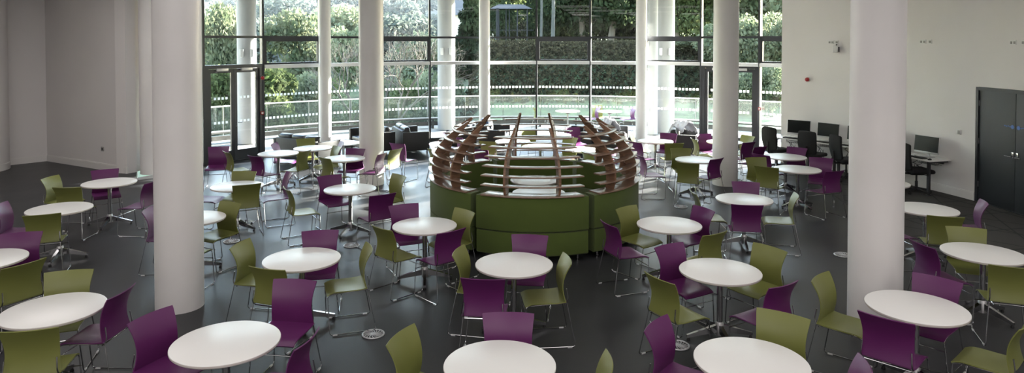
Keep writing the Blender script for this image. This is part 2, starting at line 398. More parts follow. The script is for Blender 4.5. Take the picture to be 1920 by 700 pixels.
# ------------------------------------------------------------------ glass facade
RG = 10.15
NA = {k: -0.2+9.8*k for k in range(-6, 6)}
node = {k: pol(RG, NA[k]) for k in NA}
node[-7] = (-8.62, 17.28)
ZT, ZD = 2.46, 3.28        # white transom, dark transom
def bay(k, openers=False, door=False, left=False):
    p, q = Vector(node[k]), Vector(node[k+1]); L = (q-p).length; a = math.atan2(q.y-p.y, q.x-p.x); mid = (p+q)/2
    nm = ('door_%d' % (1 if k < 0 else 2)) if door else 'window_%d' % (k+8)
    root = empty(nm, (mid.x, mid.y, 0), a); root['kind'] = 'structure'
    fr = MB()
    fr.box((-L/2, 0, CEIL/2), (.055, .16, CEIL))                      # mullion at the left node
    fr.box((0, 0, ZD), (L, .12, .065)); fr.box((0, 0, CEIL-.04), (L, .12, .08))
    if not door: fr.box((0, 0, .05), (L, .12, .10))
    if openers:
        for x in (-L/2+.06, L/2-.06): fr.box((x, -.02, (ZT+ZD)/2+.04), (.075, .09, ZD-ZT-.08))
        fr.box((0, -.02, ZD-.075), (L-.08, .09, .09)); fr.box((0, -.02, ZT+.09), (L-.08, .09, .05))
    fr.build('frame', 'frame_dark', root, smooth=False)
    if not (door and k < 0):
        w = MB(); w.box((0, -.03, ZT), (L-.06, .17, .085)); w.box((0, -.03, ZT+.05), (L-.06, .15, .02)); w.build('transom', 'frame_white', root, smooth=False)
    gl = MB(); gl.box((0, 0, (ZD+CEIL)/2), (L-.06, .012, CEIL-ZD-.1)); gl.box((0, 0, (ZT+ZD)/2), (L-.06, .012, ZD-ZT-.1))
    dots = MB()
    if not door:
        gl.box((0, 0, ZT/2+.03), (L-.06, .012, ZT-.16))
        n = int((L-.10)/.108)
        for z in (1.68, 1.05):
            for i in range(n): dots.box(((i-(n-1)/2)*.108, -.009, z), (.064, .003, .064))
    gl.build('pane', 'glass', root, smooth=False)
    if door:
        zh = 2.50 if k < 0 else 2.40
        f2 = MB()
        f2.box((0, 0, zh), (L, .14, .10)); f2.box((-L/2+.075, 0, zh/2), (.10, .13, zh)); f2.box((L/2-.075, 0, zh/2), (.10, .13, zh)); f2.box((0, 0, .012), (L-.2, .14, .024))
        f2.build('door_frame', 'frame_dark', root, smooth=False)
        lw = (L-.26)/2
        for s in (-1, 1):
            cx = s*(lw/2+.003); zc = (.03+zh-.06)/2; hh = zh-.09
            lf = MB(); st = .085
            lf.box((cx-lw/2+st/2, 0, zc), (st, .06, hh)); lf.box((cx+lw/2-st/2, 0, zc), (st, .06, hh))
            lf.box((cx, 0, .03+.13), (lw-2*st, .06, .26)); lf.box((cx, 0, zh-.11), (lw-2*st, .06, .10))
            leaf = lf.build('door_leaf', 'frame_dark', root, smooth=False)
            g = MB(); g.box((cx, 0, (.29+zh-.16)/2), (lw-2*st, .012, zh-.16-.29)); g.build('pane', 'glass', leaf, smooth=False)
            n = int((lw-2*st-.04)/.108)
            for z in (1.68, 1.05):
                for i in range(n): dots.box((cx+(i-(n-1)/2)*.108, -.009, z), (.064, .003, .064))
            c = MB(); c.box((cx-s*.02, -.06, zh-.075), (.32, .06, .075), bev=.008); c.build('door_closer', 'silver', leaf)
            if s > 0:
                h = MB(); h.tube(fillet([(cx-lw/2+.045, -.03, 1.02), (cx-lw/2+.045, -.085, 1.02), (cx-lw/2+.19, -.085, 1.02)], .02), .011); h.lathe([(.026, -.01), (.026, .01)], (cx-lw/2+.045, -.035, .93), 12); h.build('door_handle', 'chrome', leaf)
    dots.build('marking', 'dot', root, smooth=False)
    return root
for k in range(-6, 5): bay(k, openers=k in (-5, -3, 0, 2, 4), door=k in (-6, 3))
bay(-7)
# red sounder and call point on the left door frame, call point on the right door frame
def sounder(loc, rz, label):
    t = empty('alarm_sounder', loc, rz); tag(t, label, 'alarm')
    b = MB(); b.lathe([(.055, 0), (.055, .05), (.05, .055)], n=24); o = b.build('base', 'white_plastic', t); o.rotation_euler = (PI/2, 0, 0)
    b = MB(); b.lathe([(.052, .055), (.05, .09), (.035, .105), (.012, .11)], n=24); o = b.build('horn', 'red', t); o.rotation_euler = (PI/2, 0, 0)
def callpoint(loc, rz, label):
    t = empty('fire_call_point', loc, rz); tag(t, label, 'alarm')
    b = MB(); b.box((0, -.02, 0), (.09, .04, .09), bev=.008); b.build('housing', 'red', t)
    b = MB(); b.box((0, -.042, 0), (.05, .004, .05)); b.build('glass_panel', 'white_plastic', t)
n5 = Vector(node[-5]); sounder((n5.x+.04, n5.y-.10, 2.17), rad(25), 'red round alarm sounder on the frame of the glass double door')
callpoint((n5.x+.03, n5.y-.10, 1.21), rad(25), 'red call point below the sounder on left door frame')
n4 = Vector(node[4]); callpoint((n4.x-.03, n4.y-.11, 1.20), rad(-36), 'red call point on the mullion right of the right glass door')

# ------------------------------------------------------------------ dark door and fittings on the right wall
am = (DA+DB_)/2; c = Vector(pol(RW+.03, am)); chord = 2*(RW+.03)*math.sin(rad((DB_-DA)/2))
root = empty('door_3', (c.x-.03, c.y, 0), -rad(am)); root['kind'] = 'structure'
# local x runs along the wall away from... towards larger angles is +x rotated
mb = MB(); W_ = chord; zt = 2.27
for s in (-1, 1): mb.box((s*(W_/2-.03), .06, zt/2), (.07, .22, zt))
mb.box((0, .06, zt-.03), (W_, .22, .07)); mb.box((0, .06, .008), (W_, .22, .016)); mb.build('door_frame', 'door_dark', root, smooth=False)
lw = (W_-.13)/2
for s in (-1, 1):
    b = MB(); b.box((s*(lw/2+.002), .0, (zt-.06)/2+.006), (lw-.004, .05, zt-.075), bev=.003); leaf = b.build('door_leaf', 'door_dark', root)
    h = MB(); hx = s*.055
    h.box((hx, -.032, 1.06), (.05, .012, .11), bev=.004); h.tube(fillet([(hx, -.03, 1.03), (hx, -.085, 1.03), (hx+s*.13, -.085, 1.03)], .02), .010); h.build('door_handle', 'chrome', leaf)
    g = MB(); g.lathe([(.038, 0), (.038, .003)], n=24); o = g.build('round_sign', 'blue_ink', leaf); o.rotation_euler = (PI/2, 0, 0); o.location = (s*.07, -.026, 1.58)
    w = MB()
    for i in range(4): w.box((s*(.13+.04*i), -.027, 1.58+.008*(i % 2)), (.026, .002, .02))
    w.build('sign_lettering', 'blue_ink', leaf, smooth=False)
    hg = MB()
    for z in (.35, 1.2, 1.95): hg.box((s*(W_/2-.068), -.03, z), (.018, .015, .11))
    hg.build('hinge', 'steel', leaf, smooth=False)

def wall_angle(u):
    best = None
    for i in range(4700, 9500):
        a = i/100; x, y = pol(RW, a); e = abs(PCX+F*x/(y+.07)-u)
        if best is None or e < best[0]: best = (e, a)
    return best[1]
def onwall(u, v, off=.0):
    a = wall_angle(u); x, y = pol(RW-off, a); return (x, y, ztop(v, y)), -rad(a)+0
def socket(u, v, w, h, label, n=2, nm='wall_socket'):
    p, rz = onwall(u, v, .0); t = empty(nm, p, rz); tag(t, label, 'socket', 'sockets high on the right wall')
    b = MB(); b.box((0, -.007, 0), (w, .014, h), bev=.004); b.build('plate', 'white_plastic', t)
    b = MB()
    for i in range(n): b.box(((i-(n-1)/2)*w/n, -.016, -.005), (w/n*.6, .006, h*.55), bev=.002)
    b.build('outlet', 'grey_plastic', t)
socket(1556, 79, .15, .088, 'wide socket high on wall above the two computer monitors')
socket(1566.5, 79, .09, .088, 'small square socket directly above the white wall sensor', 1)
socket(1727, 78, .145, .088, 'wide socket on wall right of the right pillar')
socket(1740.5, 78, .085, .088, 'small socket beside wide one, right of the right pillar', 1)
socket(1895, 79.5, .145, .088, 'wide socket high above the dark door')
socket(1914, 79.5, .085, .088, 'small socket above the dark door, at the right edge', 1)
p, rz = onwall(1566.5, 92); t = empty('wall_sensor', p, rz+.35); tag(t, 'white box sensor on a bracket under the high socket', 'sensor')
b = MB(); b.box((-.01, -.09, 0), (.12, .10, .17), bev=.012); b.build('housing', 'white_plastic', t)
b = MB(); b.box((.062, -.09, -.01), (.02, .07, .13), bev=.008); b.build('lens', 'dark_metal', t)
b = MB(); b.tube([(0, 0, .11), (0, -.06, .11), (0, -.07, .07)], .012); b.build('bracket', 'dark_metal', t)
p, rz = onwall(1514, 149); sounder(p, rz+.1, 'red round alarm sounder on white wall above the monitors')
p, rz = onwall(1797, 248); t = empty('thermostat', p, rz); tag(t, 'small grey thermostat box on wall beside the dark door', 'thermostat')
b = MB(); b.box((0, -.014, 0), (.10, .028, .10), bev=.006); b.build('case', 'white_plastic', t)
b = MB(); b.box((.015, -.030, 0), (.055, .006, .07), bev=.002); b.build('display', 'grey_plastic', t)
d = Vector((B[0]-A[0], B[1]-A[1], 0)); rz = math.atan2(d.y, d.x)
q = Vector((-9.95, 0, 0)); q.y = A[1]+(q.x-A[0])*d.y/d.x
t = empty('wall_socket', (q.x, q.y, .52), rz); tag(t, 'small grey socket low on the left white wall', 'socket')
b = MB(); b.box((0, -.006, 0), (.12, .012, .11), bev=.004); b.build('plate', 'grey_plastic', t)
b = MB(); b.box((0, -.014, 0), (.06, .006, .05), bev=.002); b.build('outlet', 'dark_metal', t)

# added fill light panels with casings, unseen above the frame
i = 0
for x in (-8.5, -3.5, 1.5, 6.5):
    for y, pw in ((-3.4, 88.0), (0.0, 48.0), (4.2, 26.0), (8.4, 26.0), (12.6, 60.0)):
        if y > 12 and x > -8: continue
        t = empty('fill_light_panel', (x, y, CEIL)); tag(t, 'added flush ceiling fill panel out of view above the tables', 'light', 'added fill light panels')
        b = MB(); b.box((0, 0, -.02), (2.46, 2.46, .04), bev=.005); b.build('casing', 'fill_panel_case', t)
        ld = bpy.data.lights.new('fill_lamp', 'AREA'); ld.shape = 'RECTANGLE'; ld.size = 2.4; ld.size_y = 2.4; ld.energy = pw*PANEL_W; ld.color = (1, .95, .925)
        lo = bpy.data.objects.new('fill_lamp', ld); COL.objects.link(lo); lo.parent = t; lo.location = (0, 0, -.045)
# ------------------------------------------------------------------ round tables
def make_table():
    t = empty('round_table')
    b = MB(); b.lathe([(.395, .708), (.418, .712), (.4235, .718), (.425, .724), (.425, .735), (.4225, .7385), (.418, .740)], n=72, mis=[1, 1, 1, 1, 0, 0])
    b.build('tabletop', ['laminate', 'lam_edge'], t)
    b = MB(); b.lathe([(.031, .06), (.031, .66)], n=24); b.lathe([(.045, .63), (.045, .66)], n=24)
    b.build('pedestal', 'chrome', t)
    b = MB(); b.box((0, 0, .675), (.13, .10, .05), bev=.006); b.box((0, 0, .702), (.44, .05, .014)); b.box((.10, 0, .68), (.02, .12, .035)); b.tube([(.06, .05, .67), (.06, .17, .66)], .008)
    b.build('tilt_bracket', 'black_plastic', t)
    for k in range(4):
        a = k*PI/2; c, s = math.cos(a), math.sin(a)
        def P(x, y, z): return (c*x-s*y, s*x+c*y, z)
        w0, w1 = .022, .015
        v = [P(.02, -w0, .165), P(.02, w0, .165), P(.02, -w0, .085), P(.02, w0, .085), P(.36, -w1, .062), P(.36, w1, .062), P(.36, -w1, .032), P(.36, w1, .032)]
        b = MB(); b.add(v, [(0, 1, 3, 2), (4, 6, 7, 5), (0, 4, 5, 1), (2, 3, 7, 6), (0, 2, 6, 4), (1, 5, 7, 3)]); leg = b.build('leg', 'chrome', t, smooth=False)
        b = MB(); b.lathe([(.018, 0), (.02, .01), (.012, .03), (.012, .036)], P(.342, 0, 0), 14); b.build('glide', 'black_plastic', leg)
    b = MB(); b.lathe([(.045, .05), (.045, .175), (.035, .19)], n=24); b.build('hub', 'steel', t)
    return t
TABLES = {  # short: (x, y, yaw degrees, words that place it)
 'T1': (-4.14, 6.21, 10, 'front table left of the left pillar'),
 'T2': (-2.29, 5.53, 30, 'front table right of the left pillar'),
 'T3': (-2.31, 7.66, 20, 'second-row table right of the left pillar'),
 'T4': (-1.10, 9.05, 6, 'table just left of the green booth'),
 'T5': (.07, 7.48, 12, 'table directly in front of the booth'),
 'T6': (-.06, 5.14, 25, 'bottom centre table cut by the frame'),
 'T7': (2.15, 9.10, 3, 'table just right of the green booth'),
 'T8': (2.26, 7.26, 5, 'second-row table left of the right pillar'),
 'T9': (1.86, 5.20, 35, 'bottom table right of the centre'),
 'T10': (3.76, 6.27, 20, 'front table by the right pillar'),
 'T11': (3.65, 10.56, -10, 'third-row table left of the right pillar'),
 'T12': (-2.60, 11.29, -14, 'third-row table left of the booth'),
 'T13': (-6.53, 9.96, 12, 'table second back on the left'),
 'T14': (-6.87, 11.80, 8, 'rear left table near the white wall'),
 'T15': (-5.86, 7.62, 40, 'table cut by the left edge'),
 'T16': (-4.34, 9.42, 25, 'table half behind the left pillar'),
 'T17': (-4.56, 11.53, -20, 'table rear right of the left pillar'),
 'T18': (-4.98, 14.87, 30, 'table before the glass double door'),
 'T19': (-4.44, 15.60, 50, 'table before the long black sofa'),
 'T20': (-3.40, 14.24, 40, 'table before the sofa-side pillar'),
 'T21': (3.88, 14.08, 10, 'table touching the middle right pillar'),
 'T22': (3.60, 16.70, 30, 'sunlit table by the right slim pillar'),
 'T23': (5.85, 14.44, 15, 'rear table beside the office chairs'),
 'T24': (5.52, 13.04, 20, 'right table below the computer desks'),
 'T25': (6.08, 9.95, 10, 'table right of the right pillar'),
 'T26': (5.48, 7.87, 20, 'table at the right edge'),
 'T29': (6.46, 11.80, 0, 'table peeking out behind right pillar'),
 'T31': (5.24, 16.55, 10, 'table behind the middle right pillar'),
 'B1': (.47, 12.02, 15, 'far table inside the booth'),
 'B2': (.50, 11.02, 40, 'near table inside the booth'),
 'DB': (.12, 16.65, 15, 'left table behind the booth'),
 'DC': (.75, 15.80, 25, 'middle table behind the booth'),
 'DR': (1.72, 15.40, 15, 'right table behind the booth'),
 'DF': (1.22, 17.80, 35, 'farthest table behind the booth'),
}
tproto = make_table(); first = True
for k, (x, y, yaw, words) in TABLES.items():
    o = tproto if first else dup(tproto)
    first = False
    o.location = (x, y, 0); o.rotation_euler = (0, 0, rad(yaw))
    tag(o, 'round white %s' % words if not words.startswith(('front', 'rear', 'second', 'third', 'left', 'right', 'middle', 'near', 'far', 'bottom', 'sunlit')) else 'white round-topped %s' % words, 'table', 'round white pedestal tables')

# low coffee table between the sofas
t = empty('coffee_table', (-4.40, 18.34, 0)); tag(t, 'low round white coffee table between the black sofas', 'table')
b = MB(); b.lathe([(.43, .42), (.455, .428), (.46, .435), (.46, .445), (.455, .45)], n=64); b.build('tabletop', 'laminate', t)
b = MB(); b.lathe([(.03, .02), (.03, .42)], n=20); b.build('pedestal', 'steel', t)
b = MB(); b.lathe([(.24, 0), (.24, .010), (.05, .022)], n=40); b.build('base_plate', 'steel', t)

# ------------------------------------------------------------------ stacking chairs
def make_chair(colour):
    t = empty('stacking_chair')
    def seat(u, v):
        w = .216-.010*v; y = -.198+.428*v
        z = .452-.012*(1-u*u)*math.sin(PI*v)-.030*max(0, (v-.78)/.22)**2+.012*max(0, (.2-v)/.2)
        return (u*w, y, z+.004*u*u)
    def back(u, v):
        w = .213-.015*math.sin(PI*min(v*1.05, 1))+.009*v*v
        y = -.203+.034*math.sin(PI*min(v, 1)*.95)-.082*v*v+.034*u*u*(.35+.65*v)
        z = .470+.390*v
        return (-u*w, y, z)
    b = MB(); b.shell(seat, 12, 12, .010); b.build('seat', colour, t)
    b = MB(); b.shell(back, 12, 14, .009); b.build('backrest', colour, t)
    for s in (-1, 1):
        loop = fillet([(s*.200, -.205, .452), (s*.246, -.292, .011), (s*.246, .205, .011), (s*.204, .222, .425), (s*.200, .17, .436)], .035)
        b = MB(); b.tube(loop, .0062, closed=True, n=8); fr = b.build('sled_frame', 'chrome', t)
        b = MB(); b.tube(fillet([(s*.200, -.20, .45), (s*.197, -.222, .50), (s*.190, -.205, .60)], .02), .006); b.build('back_support', 'chrome', t)
        for y in (-.23, .15):
            g = MB(); g.box((s*.246, y, .008), (.018, .05, .016), bev=.004); g.build('glide', 'glide', fr)
    b = MB(); b.tube([(-.226, .212, .33), (.226, .212, .33)], .005); b.build('stretcher', 'chrome', t)
    b = MB(); b.tube([(-.200, -.18, .436), (.200, -.18, .436)], .006); b.build('seat_rail', 'chrome', t)
    b = MB(); b.tube([(-.200, .12, .430), (.200, .12, .430)], .006); b.build('seat_rail', 'chrome', t)
    return t
CHAIRS = [
('T1', 'g', -4.36, 6.65, -164),
('T15', 'g', -5.27, 7.24, 63),
('T1', 'g', -3.92, 5.72, 13),
('T1', 'p', -3.83, 6.34, 88),
('T2', 'p', -2.81, 5.69, -113),
('T2', 'p', -2.1, 6.38, 172),
('T2', 'p', -1.81, 5.36, 81),
('T3', 'g', -2.83, 7.8, -98),
('T3', 'g', -2.39, 7.21, -18),
('T3', 'p', -2.25, 8.11, -170),
('T3', 'g', -1.8, 7.62, 109),
('T4', 'g', -1.4, 8.67, -44),
('T4', 'p', -1.37, 9.47, -154),
('T4', 'g', -0.77, 9.21, 132),
('T4', 'p', -0.85, 8.54, 42),
('T5', 'g', -0.31, 7.53, -103),
('T5', 'p', -0.22, 6.91, -6),
('T5', 'p', 0.23, 7.92, 172),
('T5', 'g', 0.39, 7.27, 96),
('T6', 'g', -0.62, 5.31, -111),
('T6', 'p', -0.0, 5.56, 179),
('T6', 'g', 0.48, 4.94, 85),
('T9', 'p', 1.42, 5.47, -127),
('T9', 'g', 2.2, 5.61, 143),
('T9', 'p', 2.32, 4.93, 74),
('T8', 'p', 1.96, 7.56, -149),
('T8', 'g', 1.7, 6.81, -61),
('T7', 'g', 2.37, 8.45, 33),
('T8', 'g', 2.75, 7.56, 123),
('T8', 'p', 2.51, 6.72, 32),
('T7', 'g', 1.81, 9.36, -140),
('T7', 'p', 1.51, 8.78, -70),
('T7', 'p', 2.5, 9.38, 114),
('T11', 'p', 3.85, 11.0, 166),
('T11', 'p', 3.43, 9.92, -9),
('T11', 'g', 4.11, 10.37, 75),
('T11', 'g', 3.1, 10.54, -93),
('T12', 'p', -2.93, 11.59, -144),
('T12', 'p', -2.03, 10.54, 36),
('T12', 'g', -2.06, 11.67, 131),
('T12', 'g', -3.27, 10.89, -59),
('T14', 'g', -7.55, 11.64, -92),
('T14', 'g', -7.01, 11.09, 4),
('T14', 'p', -7.11, 12.12, -145),
('T13', 'g', -6.33, 9.37, 23),
('T13', 'p', -6.97, 9.77, -76),
('T15', 'p', -5.8, 8.03, -161),
('T16', 'p', -4.73, 9.49, -84),
('T16', 'g', -4.09, 9.6, 152),
('T17', 'g', -4.69, 11.92, 178),
('T17', 'g', -4.33, 11.27, 28),
('T17', 'p', -4.05, 11.9, 119),
('T18', 'p', -6.27, 14.77, -166),
('T18', 'g', -5.69, 14.46, -49),
('T18', 'p', -4.96, 13.98, -33),
('T19', 'p', -5.03, 15.46, -90),
('T19', 'g', -4.68, 16.0, -154),
('T18', 'g', -4.49, 14.46, 73),
('T20', 'g', -3.47, 13.76, -44),
('T19', 'g', -3.93, 14.85, 126),
('small purple chair beside the low coffee table', 'p', -4.01, 15.58, 115),
('T20', 'p', -3.32, 14.5, 169),
('T20', 'p', -2.81, 14.16, 74),
('purple chair facing away, near the sofas left of booth', 'p', -2.38, 15.69, -31),
('green chair facing left, in open floor near the sofas', 'g', -2.6, 14.78, 62),
('green chair facing away, just left of the booth ribs', 'g', -1.41, 14.81, -43),
('purple chair facing right, behind the green one beside the booth', 'p', -1.46, 15.51, -114),
('purple chair nearest the glass, left of the booth', 'p', -1.35, 17.31, -109),
('DB', 'p', -0.98, 16.62, -58),
('purple chair facing away, right behind the booth at left', 'p', -0.5, 14.83, -28),
('DF', 'g', 0.62, 17.57, -155),
('DB', 'g', -0.37, 16.03, -26),
('DF', 'p', 1.82, 18.1, -158),
('DC', 'g', 1.35, 16.28, 138),
('DR', 'g', 1.86, 14.28, -65),
('DR', 'p', 2.12, 15.0, 52),
('T21', 'g', 3.51, 13.22, -24),
('T21', 'g', 3.72, 14.52, 179),
('T22', 'g', 3.77, 15.78, 2),
('T21', 'p', 3.97, 13.67, 38),
('T21', 'p', 2.92, 13.91, -83),
('T22', 'p', 3.12, 15.84, -58),
('T22', 'p', 3.91, 16.95, 150),
('T22', 'g', 3.28, 16.96, -113),
('T31', 'p', 4.96, 16.82, -158),
('T31', 'g', 4.64, 16.23, -88),
('T31', 'g', 5.65, 16.62, 116),
('T31', 'p', 5.4, 15.88, 31),
('nearer purple chair facing left, right beside the middle right pillar', 'p', 5.42, 15.22, 32),
('T23', 'p', 5.37, 14.1, -59),
('T23', 'p', 6.11, 14.7, 135),
('T24', 'g', 4.95, 13.36, -173),
('T24', 'g', 4.91, 12.8, -37),
('T24', 'p', 6.09, 13.34, 153),
('T24', 'p', 5.74, 12.42, 21),
('T25', 'g', 5.87, 9.28, -17),
('T25', 'p', 6.64, 9.95, 68),
('T26', 'g', 5.61, 8.26, 160),
('T26', 'p', 4.99, 7.85, -85),
('T10', 'p', 4.03, 6.53, 131),
('T26', 'g', 5.29, 7.25, -20),
('T10', 'g', 3.26, 6.56, -135),
('T10', 'p', 3.35, 5.9, -45),
('T14', 'p', -6.1, 11.3, 85),
('T14', 'g', -6.38, 12.42, 120),
('T16', 'g', -4.12, 8.78, -8),
('T17', 'p', -5.17, 11.78, -92),
('T25', 'p', 5.43, 9.62, -82),
('T10', 'g', 4.11, 5.8, 42)]
protos = {'g': make_chair('green'), 'p': make_chair('purple')}
used = set(); seen = {}
sides = []
for (tk, c, x, y, a) in CHAIRS:
    fx, fy = -math.sin(rad(a)), math.cos(rad(a)); vx, vy = x/math.hypot(x, y), y/math.hypot(x, y)
    dot = fx*vx+fy*vy; cr = fx*vy-fy*vx      # cr>0: faces to the viewer's right
    if dot > .75: face = 'facing away'
    elif dot < -.75: face = 'facing viewer'
    else: face = 'facing '+('right' if cr > 0 else 'left')
    if tk in TABLES:
        tx, ty = TABLES[tk][:2]; dx, dy = x-tx, y-ty
        along = dx*vx+dy*vy; side = dx*vy-dy*vx
        an = math.degrees(math.atan2(side, -along)) % 360   # 0 near, 90 right, 180 far, 270 left
        sd = ['near side', 'near right', 'right', 'far right', 'far side', 'far left', 'left', 'near left'][int((an+22.5)//45) % 8]
        lab = '%s chair %s, %s of %s' % ({'g': 'green', 'p': 'purple'}[c], face, sd, TABLES[tk][3])
    else: lab = tk
    sides.append(lab)
for idx, (tk, c, x, y, a) in enumerate(CHAIRS):
    o = protos[c] if c not in used else dup(protos[c])
    used.add(c)
    o.location = (x, y, 0); o.rotation_euler = (0, 0, rad(a))
    tag(o, sides[idx], 'chair', '%s stacking chairs' % {'g': 'green', 'p': 'purple'}[c])
for s_ in sides:
    if sides.count(s_) > 1: print('DUPLABEL', s_)
    if len(s_.split()) > 16: print('LONG', s_)

# ------------------------------------------------------------------ round booth with ribbed walnut dome
BC = (.434, 11.42)
LEV = [(1.735, .958), (1.745, 1.095), (1.735, 1.232), (1.695, 1.365), (1.625, 1.492), (1.515, 1.615), (1.36, 1.735)]
def make_booth():
    t = empty('booth_seat'); c = (0, 1.45)          # ring centre sits 1.45 behind the root
    b = MB(); arcsolid(b, c, 1.47, 1.72, -28.4, 28.4, .447, .942, 18, .018); b.build('backrest', 'felt', t)
    b = MB(); arcsolid(b, c, 1.06, 1.715, -28.2, 28.2, .105, .440, 18, .016); b.build('seat_base', 'felt', t)
    b = MB(); arcsolid(b, c, 1.04, 1.465, -27.8, 27.8, .443, .500, 16, .02); b.build('seat_cushion', 'felt', t)
    b = MB(); arcsolid(b, c, 1.475, LEV[0][0], -25.6, 25.6, .944, .964, 18, .003); b.build('top_shelf', 'slat', t)
    for (R, z) in LEV[1:]:
        b = MB(); arcsolid(b, c, R-.145, R, -25.6, 25.6, z-.008, z+.010, 18, .003); b.build('slat', 'slat', t)
    out = [(1.665, .966), (1.705, 1.10), (1.70, 1.235), (1.665, 1.365), (1.597, 1.49), (1.49, 1.612), (1.335, 1.732), (1.23, 1.80), (1.13, 1.865)]
    inn = [(1.10, 1.868), (1.09, 1.845), (1.17, 1.765), (1.25, 1.672), (1.36, 1.56), (1.445, 1.45), (1.505, 1.335), (1.535, 1.22), (1.54, 1.10), (1.525, .966)]
    for s in (-1, 1):
        a = rad(13.6*s); e = Vector((-math.sin(a), -math.cos(a), 0)); w = Vector((math.cos(a), -math.sin(a), 0))*.017
        P = [Vector((c[0], c[1], 0))+e*r+Vector((0, 0, z)) for r, z in out+inn]; n = len(P)
        b = MB(); b.add([p+w for p in P]+[p-w for p in P], [tuple(range(n)), tuple(range(n, 2*n))[::-1]]+[(i, n+i, n+(i+1) % n, (i+1) % n) for i in range(n)])
        b.build('rib', 'wood', t, smooth=False)
    for (r, a) in ((1.62, -24), (1.62, 24), (1.62, -8), (1.16, -22), (1.16, 22)):
        b = MB(); x, y = c[0]-r*math.sin(rad(a)), c[1]-r*math.cos(rad(a)); b.lathe([(.024, 0), (.024, .012), (.016, .02), (.016, .106)], (x, y, 0), 16); b.build('foot', 'chrome', t)
    return t
bp_ = make_booth()
blab = ['front section of the round green booth, closest to the viewer', 'front left section of the round green booth', 'rear left section of the round green booth',
        'rear section of the round green booth, nearest the glass', 'rear right section of the round green booth', 'front right section of the round green booth']
for m_ in range(6):
    ph = 3+60*m_; o = bp_ if m_ == 0 else dup(bp_)
    r = 1.45; o.location = (BC[0]-r*math.sin(rad(ph)), BC[1]-r*math.cos(rad(ph)), 0); o.rotation_euler = (0, 0, -rad(ph))
    tag(o, blab[m_]+' with walnut ribs' if len(blab[m_].split()) < 11 else blab[m_], 'booth', 'sections of the round green booth')

# ------------------------------------------------------------------ black sofas
def sofa(x, y, face_deg, L, n, label, H=.66):
    """(x,y) centre on floor; face_deg = yaw of the facing direction, 0 = +Y"""
    t = empty('leather_sofa', (x, y, 0), rad(face_deg)); tag(t, label, 'sofa', 'black leather sofas')
    D = .76
    for s in (-1, 1):
        b = MB(); b.box((s*(L/2-.055), 0, .37), (.11, D, .52), bev=.014); b.build('armrest', 'leather_panel', t)
    b = MB(); b.box((0, -D/2+.05, .385), (L-.22, .10, .55), bev=.014); b.build('back_panel', 'leather_panel', t)
    b = MB(); b.box((0, .04, .21), (L-.22, D-.10, .16), bev=.012); b.build('base', 'leather_panel', t)
    w = (L-.23)/n
    for i in range(n):
        cx = -(L-.23)/2+w*(i+.5)
        b = MB(); b.box((cx, .06, .36), (w-.008, D-.16, .14), bev=.045); b.build('seat_cushion', 'leather', t)
        b = MB(); R = Matrix.Rotation(rad(12), 3, 'X'); b.box((cx, -.20, .58), (w-.012, .17, .36), bev=.06, rot=R); b.build('back_cushion', 'leather', t)
    for sx in (-1, 1):
        for sy in (-1, 1):
            b = MB(); b.box((sx*(L/2-.06), sy*(D/2-.06), .055), (.035, .035, .11)); b.build('leg', 'chrome', t, smooth=False)
    return t
def sofa_c(nx, ny, fdir, ldir, L, n, label):
    """near-back corner, facing dir, length dir (away)"""
    f = Vector(fdir).normalized(); l = Vector(ldir).normalized(); c = Vector((nx, ny))+f*.38+l*L/2
    return sofa(c.x, c.y, math.degrees(math.atan2(-f.x, f.y)), L, n, label)
# long sofa seen from behind, left
fd = Vector((.55, .84)).normalized(); ld_ = Vector((.84, -.55)).normalized()
c = Vector((-5.42, 17.52))+fd*.35
sofa(c.x, c.y, math.degrees(math.atan2(-fd.x, fd.y)), 1.72, 3, 'three seat black sofa seen from behind near the glass double door')
sofa_c(-3.15, 19.2, (-.827, -.587), (-.57, .82), 1.5, 2, 'two seat black sofa half hidden behind the white pillar')
sofa_c(-2.90, 18.95, (.93, .36), (-.36, .93), 1.5, 2, 'black sofa facing right between white pillar and the booth')
sofa_c(-.83, 19.5, (.98, -.10), (.10, .98), 1.5, 2, 'black sofa facing right behind the left of the booth')
sofa_c(-1.0, 19.45, (-.98, .10), (.10, .98), 1.5, 2, 'black sofa facing left behind the left of the booth')
sofa_c(2.52, 19.25, (.97, -.23), (.23, .97), 1.5, 2, 'black sofa facing right behind the right of the booth')
sofa_c(2.32, 19.0, (-.97, .23), (.23, .97), 1.5, 2, 'black sofa facing left behind the right of the booth')
sofa_c(4.32, 18.6, (.95, -.30), (.30, .95), 1.4, 2, 'black sofa left of the right glass door')
# garments left on the sofas
def cloth(x, y, z, rz, w, d, h, m_, name, label):
    b = MB(); rnd = random.Random(len(label))
    ph = [rnd.uniform(0, 6) for _ in range(6)]
    def fn(u, v):
        s = v*2-1                                        # draped over a ridge
        return (u*w/2*(1+.08*math.sin(4*s+ph[0])), s*d/2+.02*math.sin(7*u+ph[1]), h*(1-abs(s)**1.6)+.025*math.sin(9*u+ph[2]+3*s)+.02*math.sin(13*s+ph[3]))
    b.shell(fn, 18, 22, .014); o = b.build(name, m_, ang=60); o.location = (x, y, z); o.rotation_euler = (0, 0, rz)
    tag(o, label, 'clothing'); return o
cloth(2.98, 20.0, .60, rad(-75), .55, .44, .30, 'cloth_white', 'white_jacket', 'white jacket draped over the sofa back right of booth')
cloth(4.95, 19.25, .66, rad(-70), .62, .50, .26, 'cloth_white', 'white_coat', 'crumpled white coat on the sofa by the right glass door')
cloth(-.72, 20.2, .60, rad(-85), .50, .42, .24, 'cloth_blue', 'checked_shirt', 'blue checked shirt hanging over the sofa left of booth')

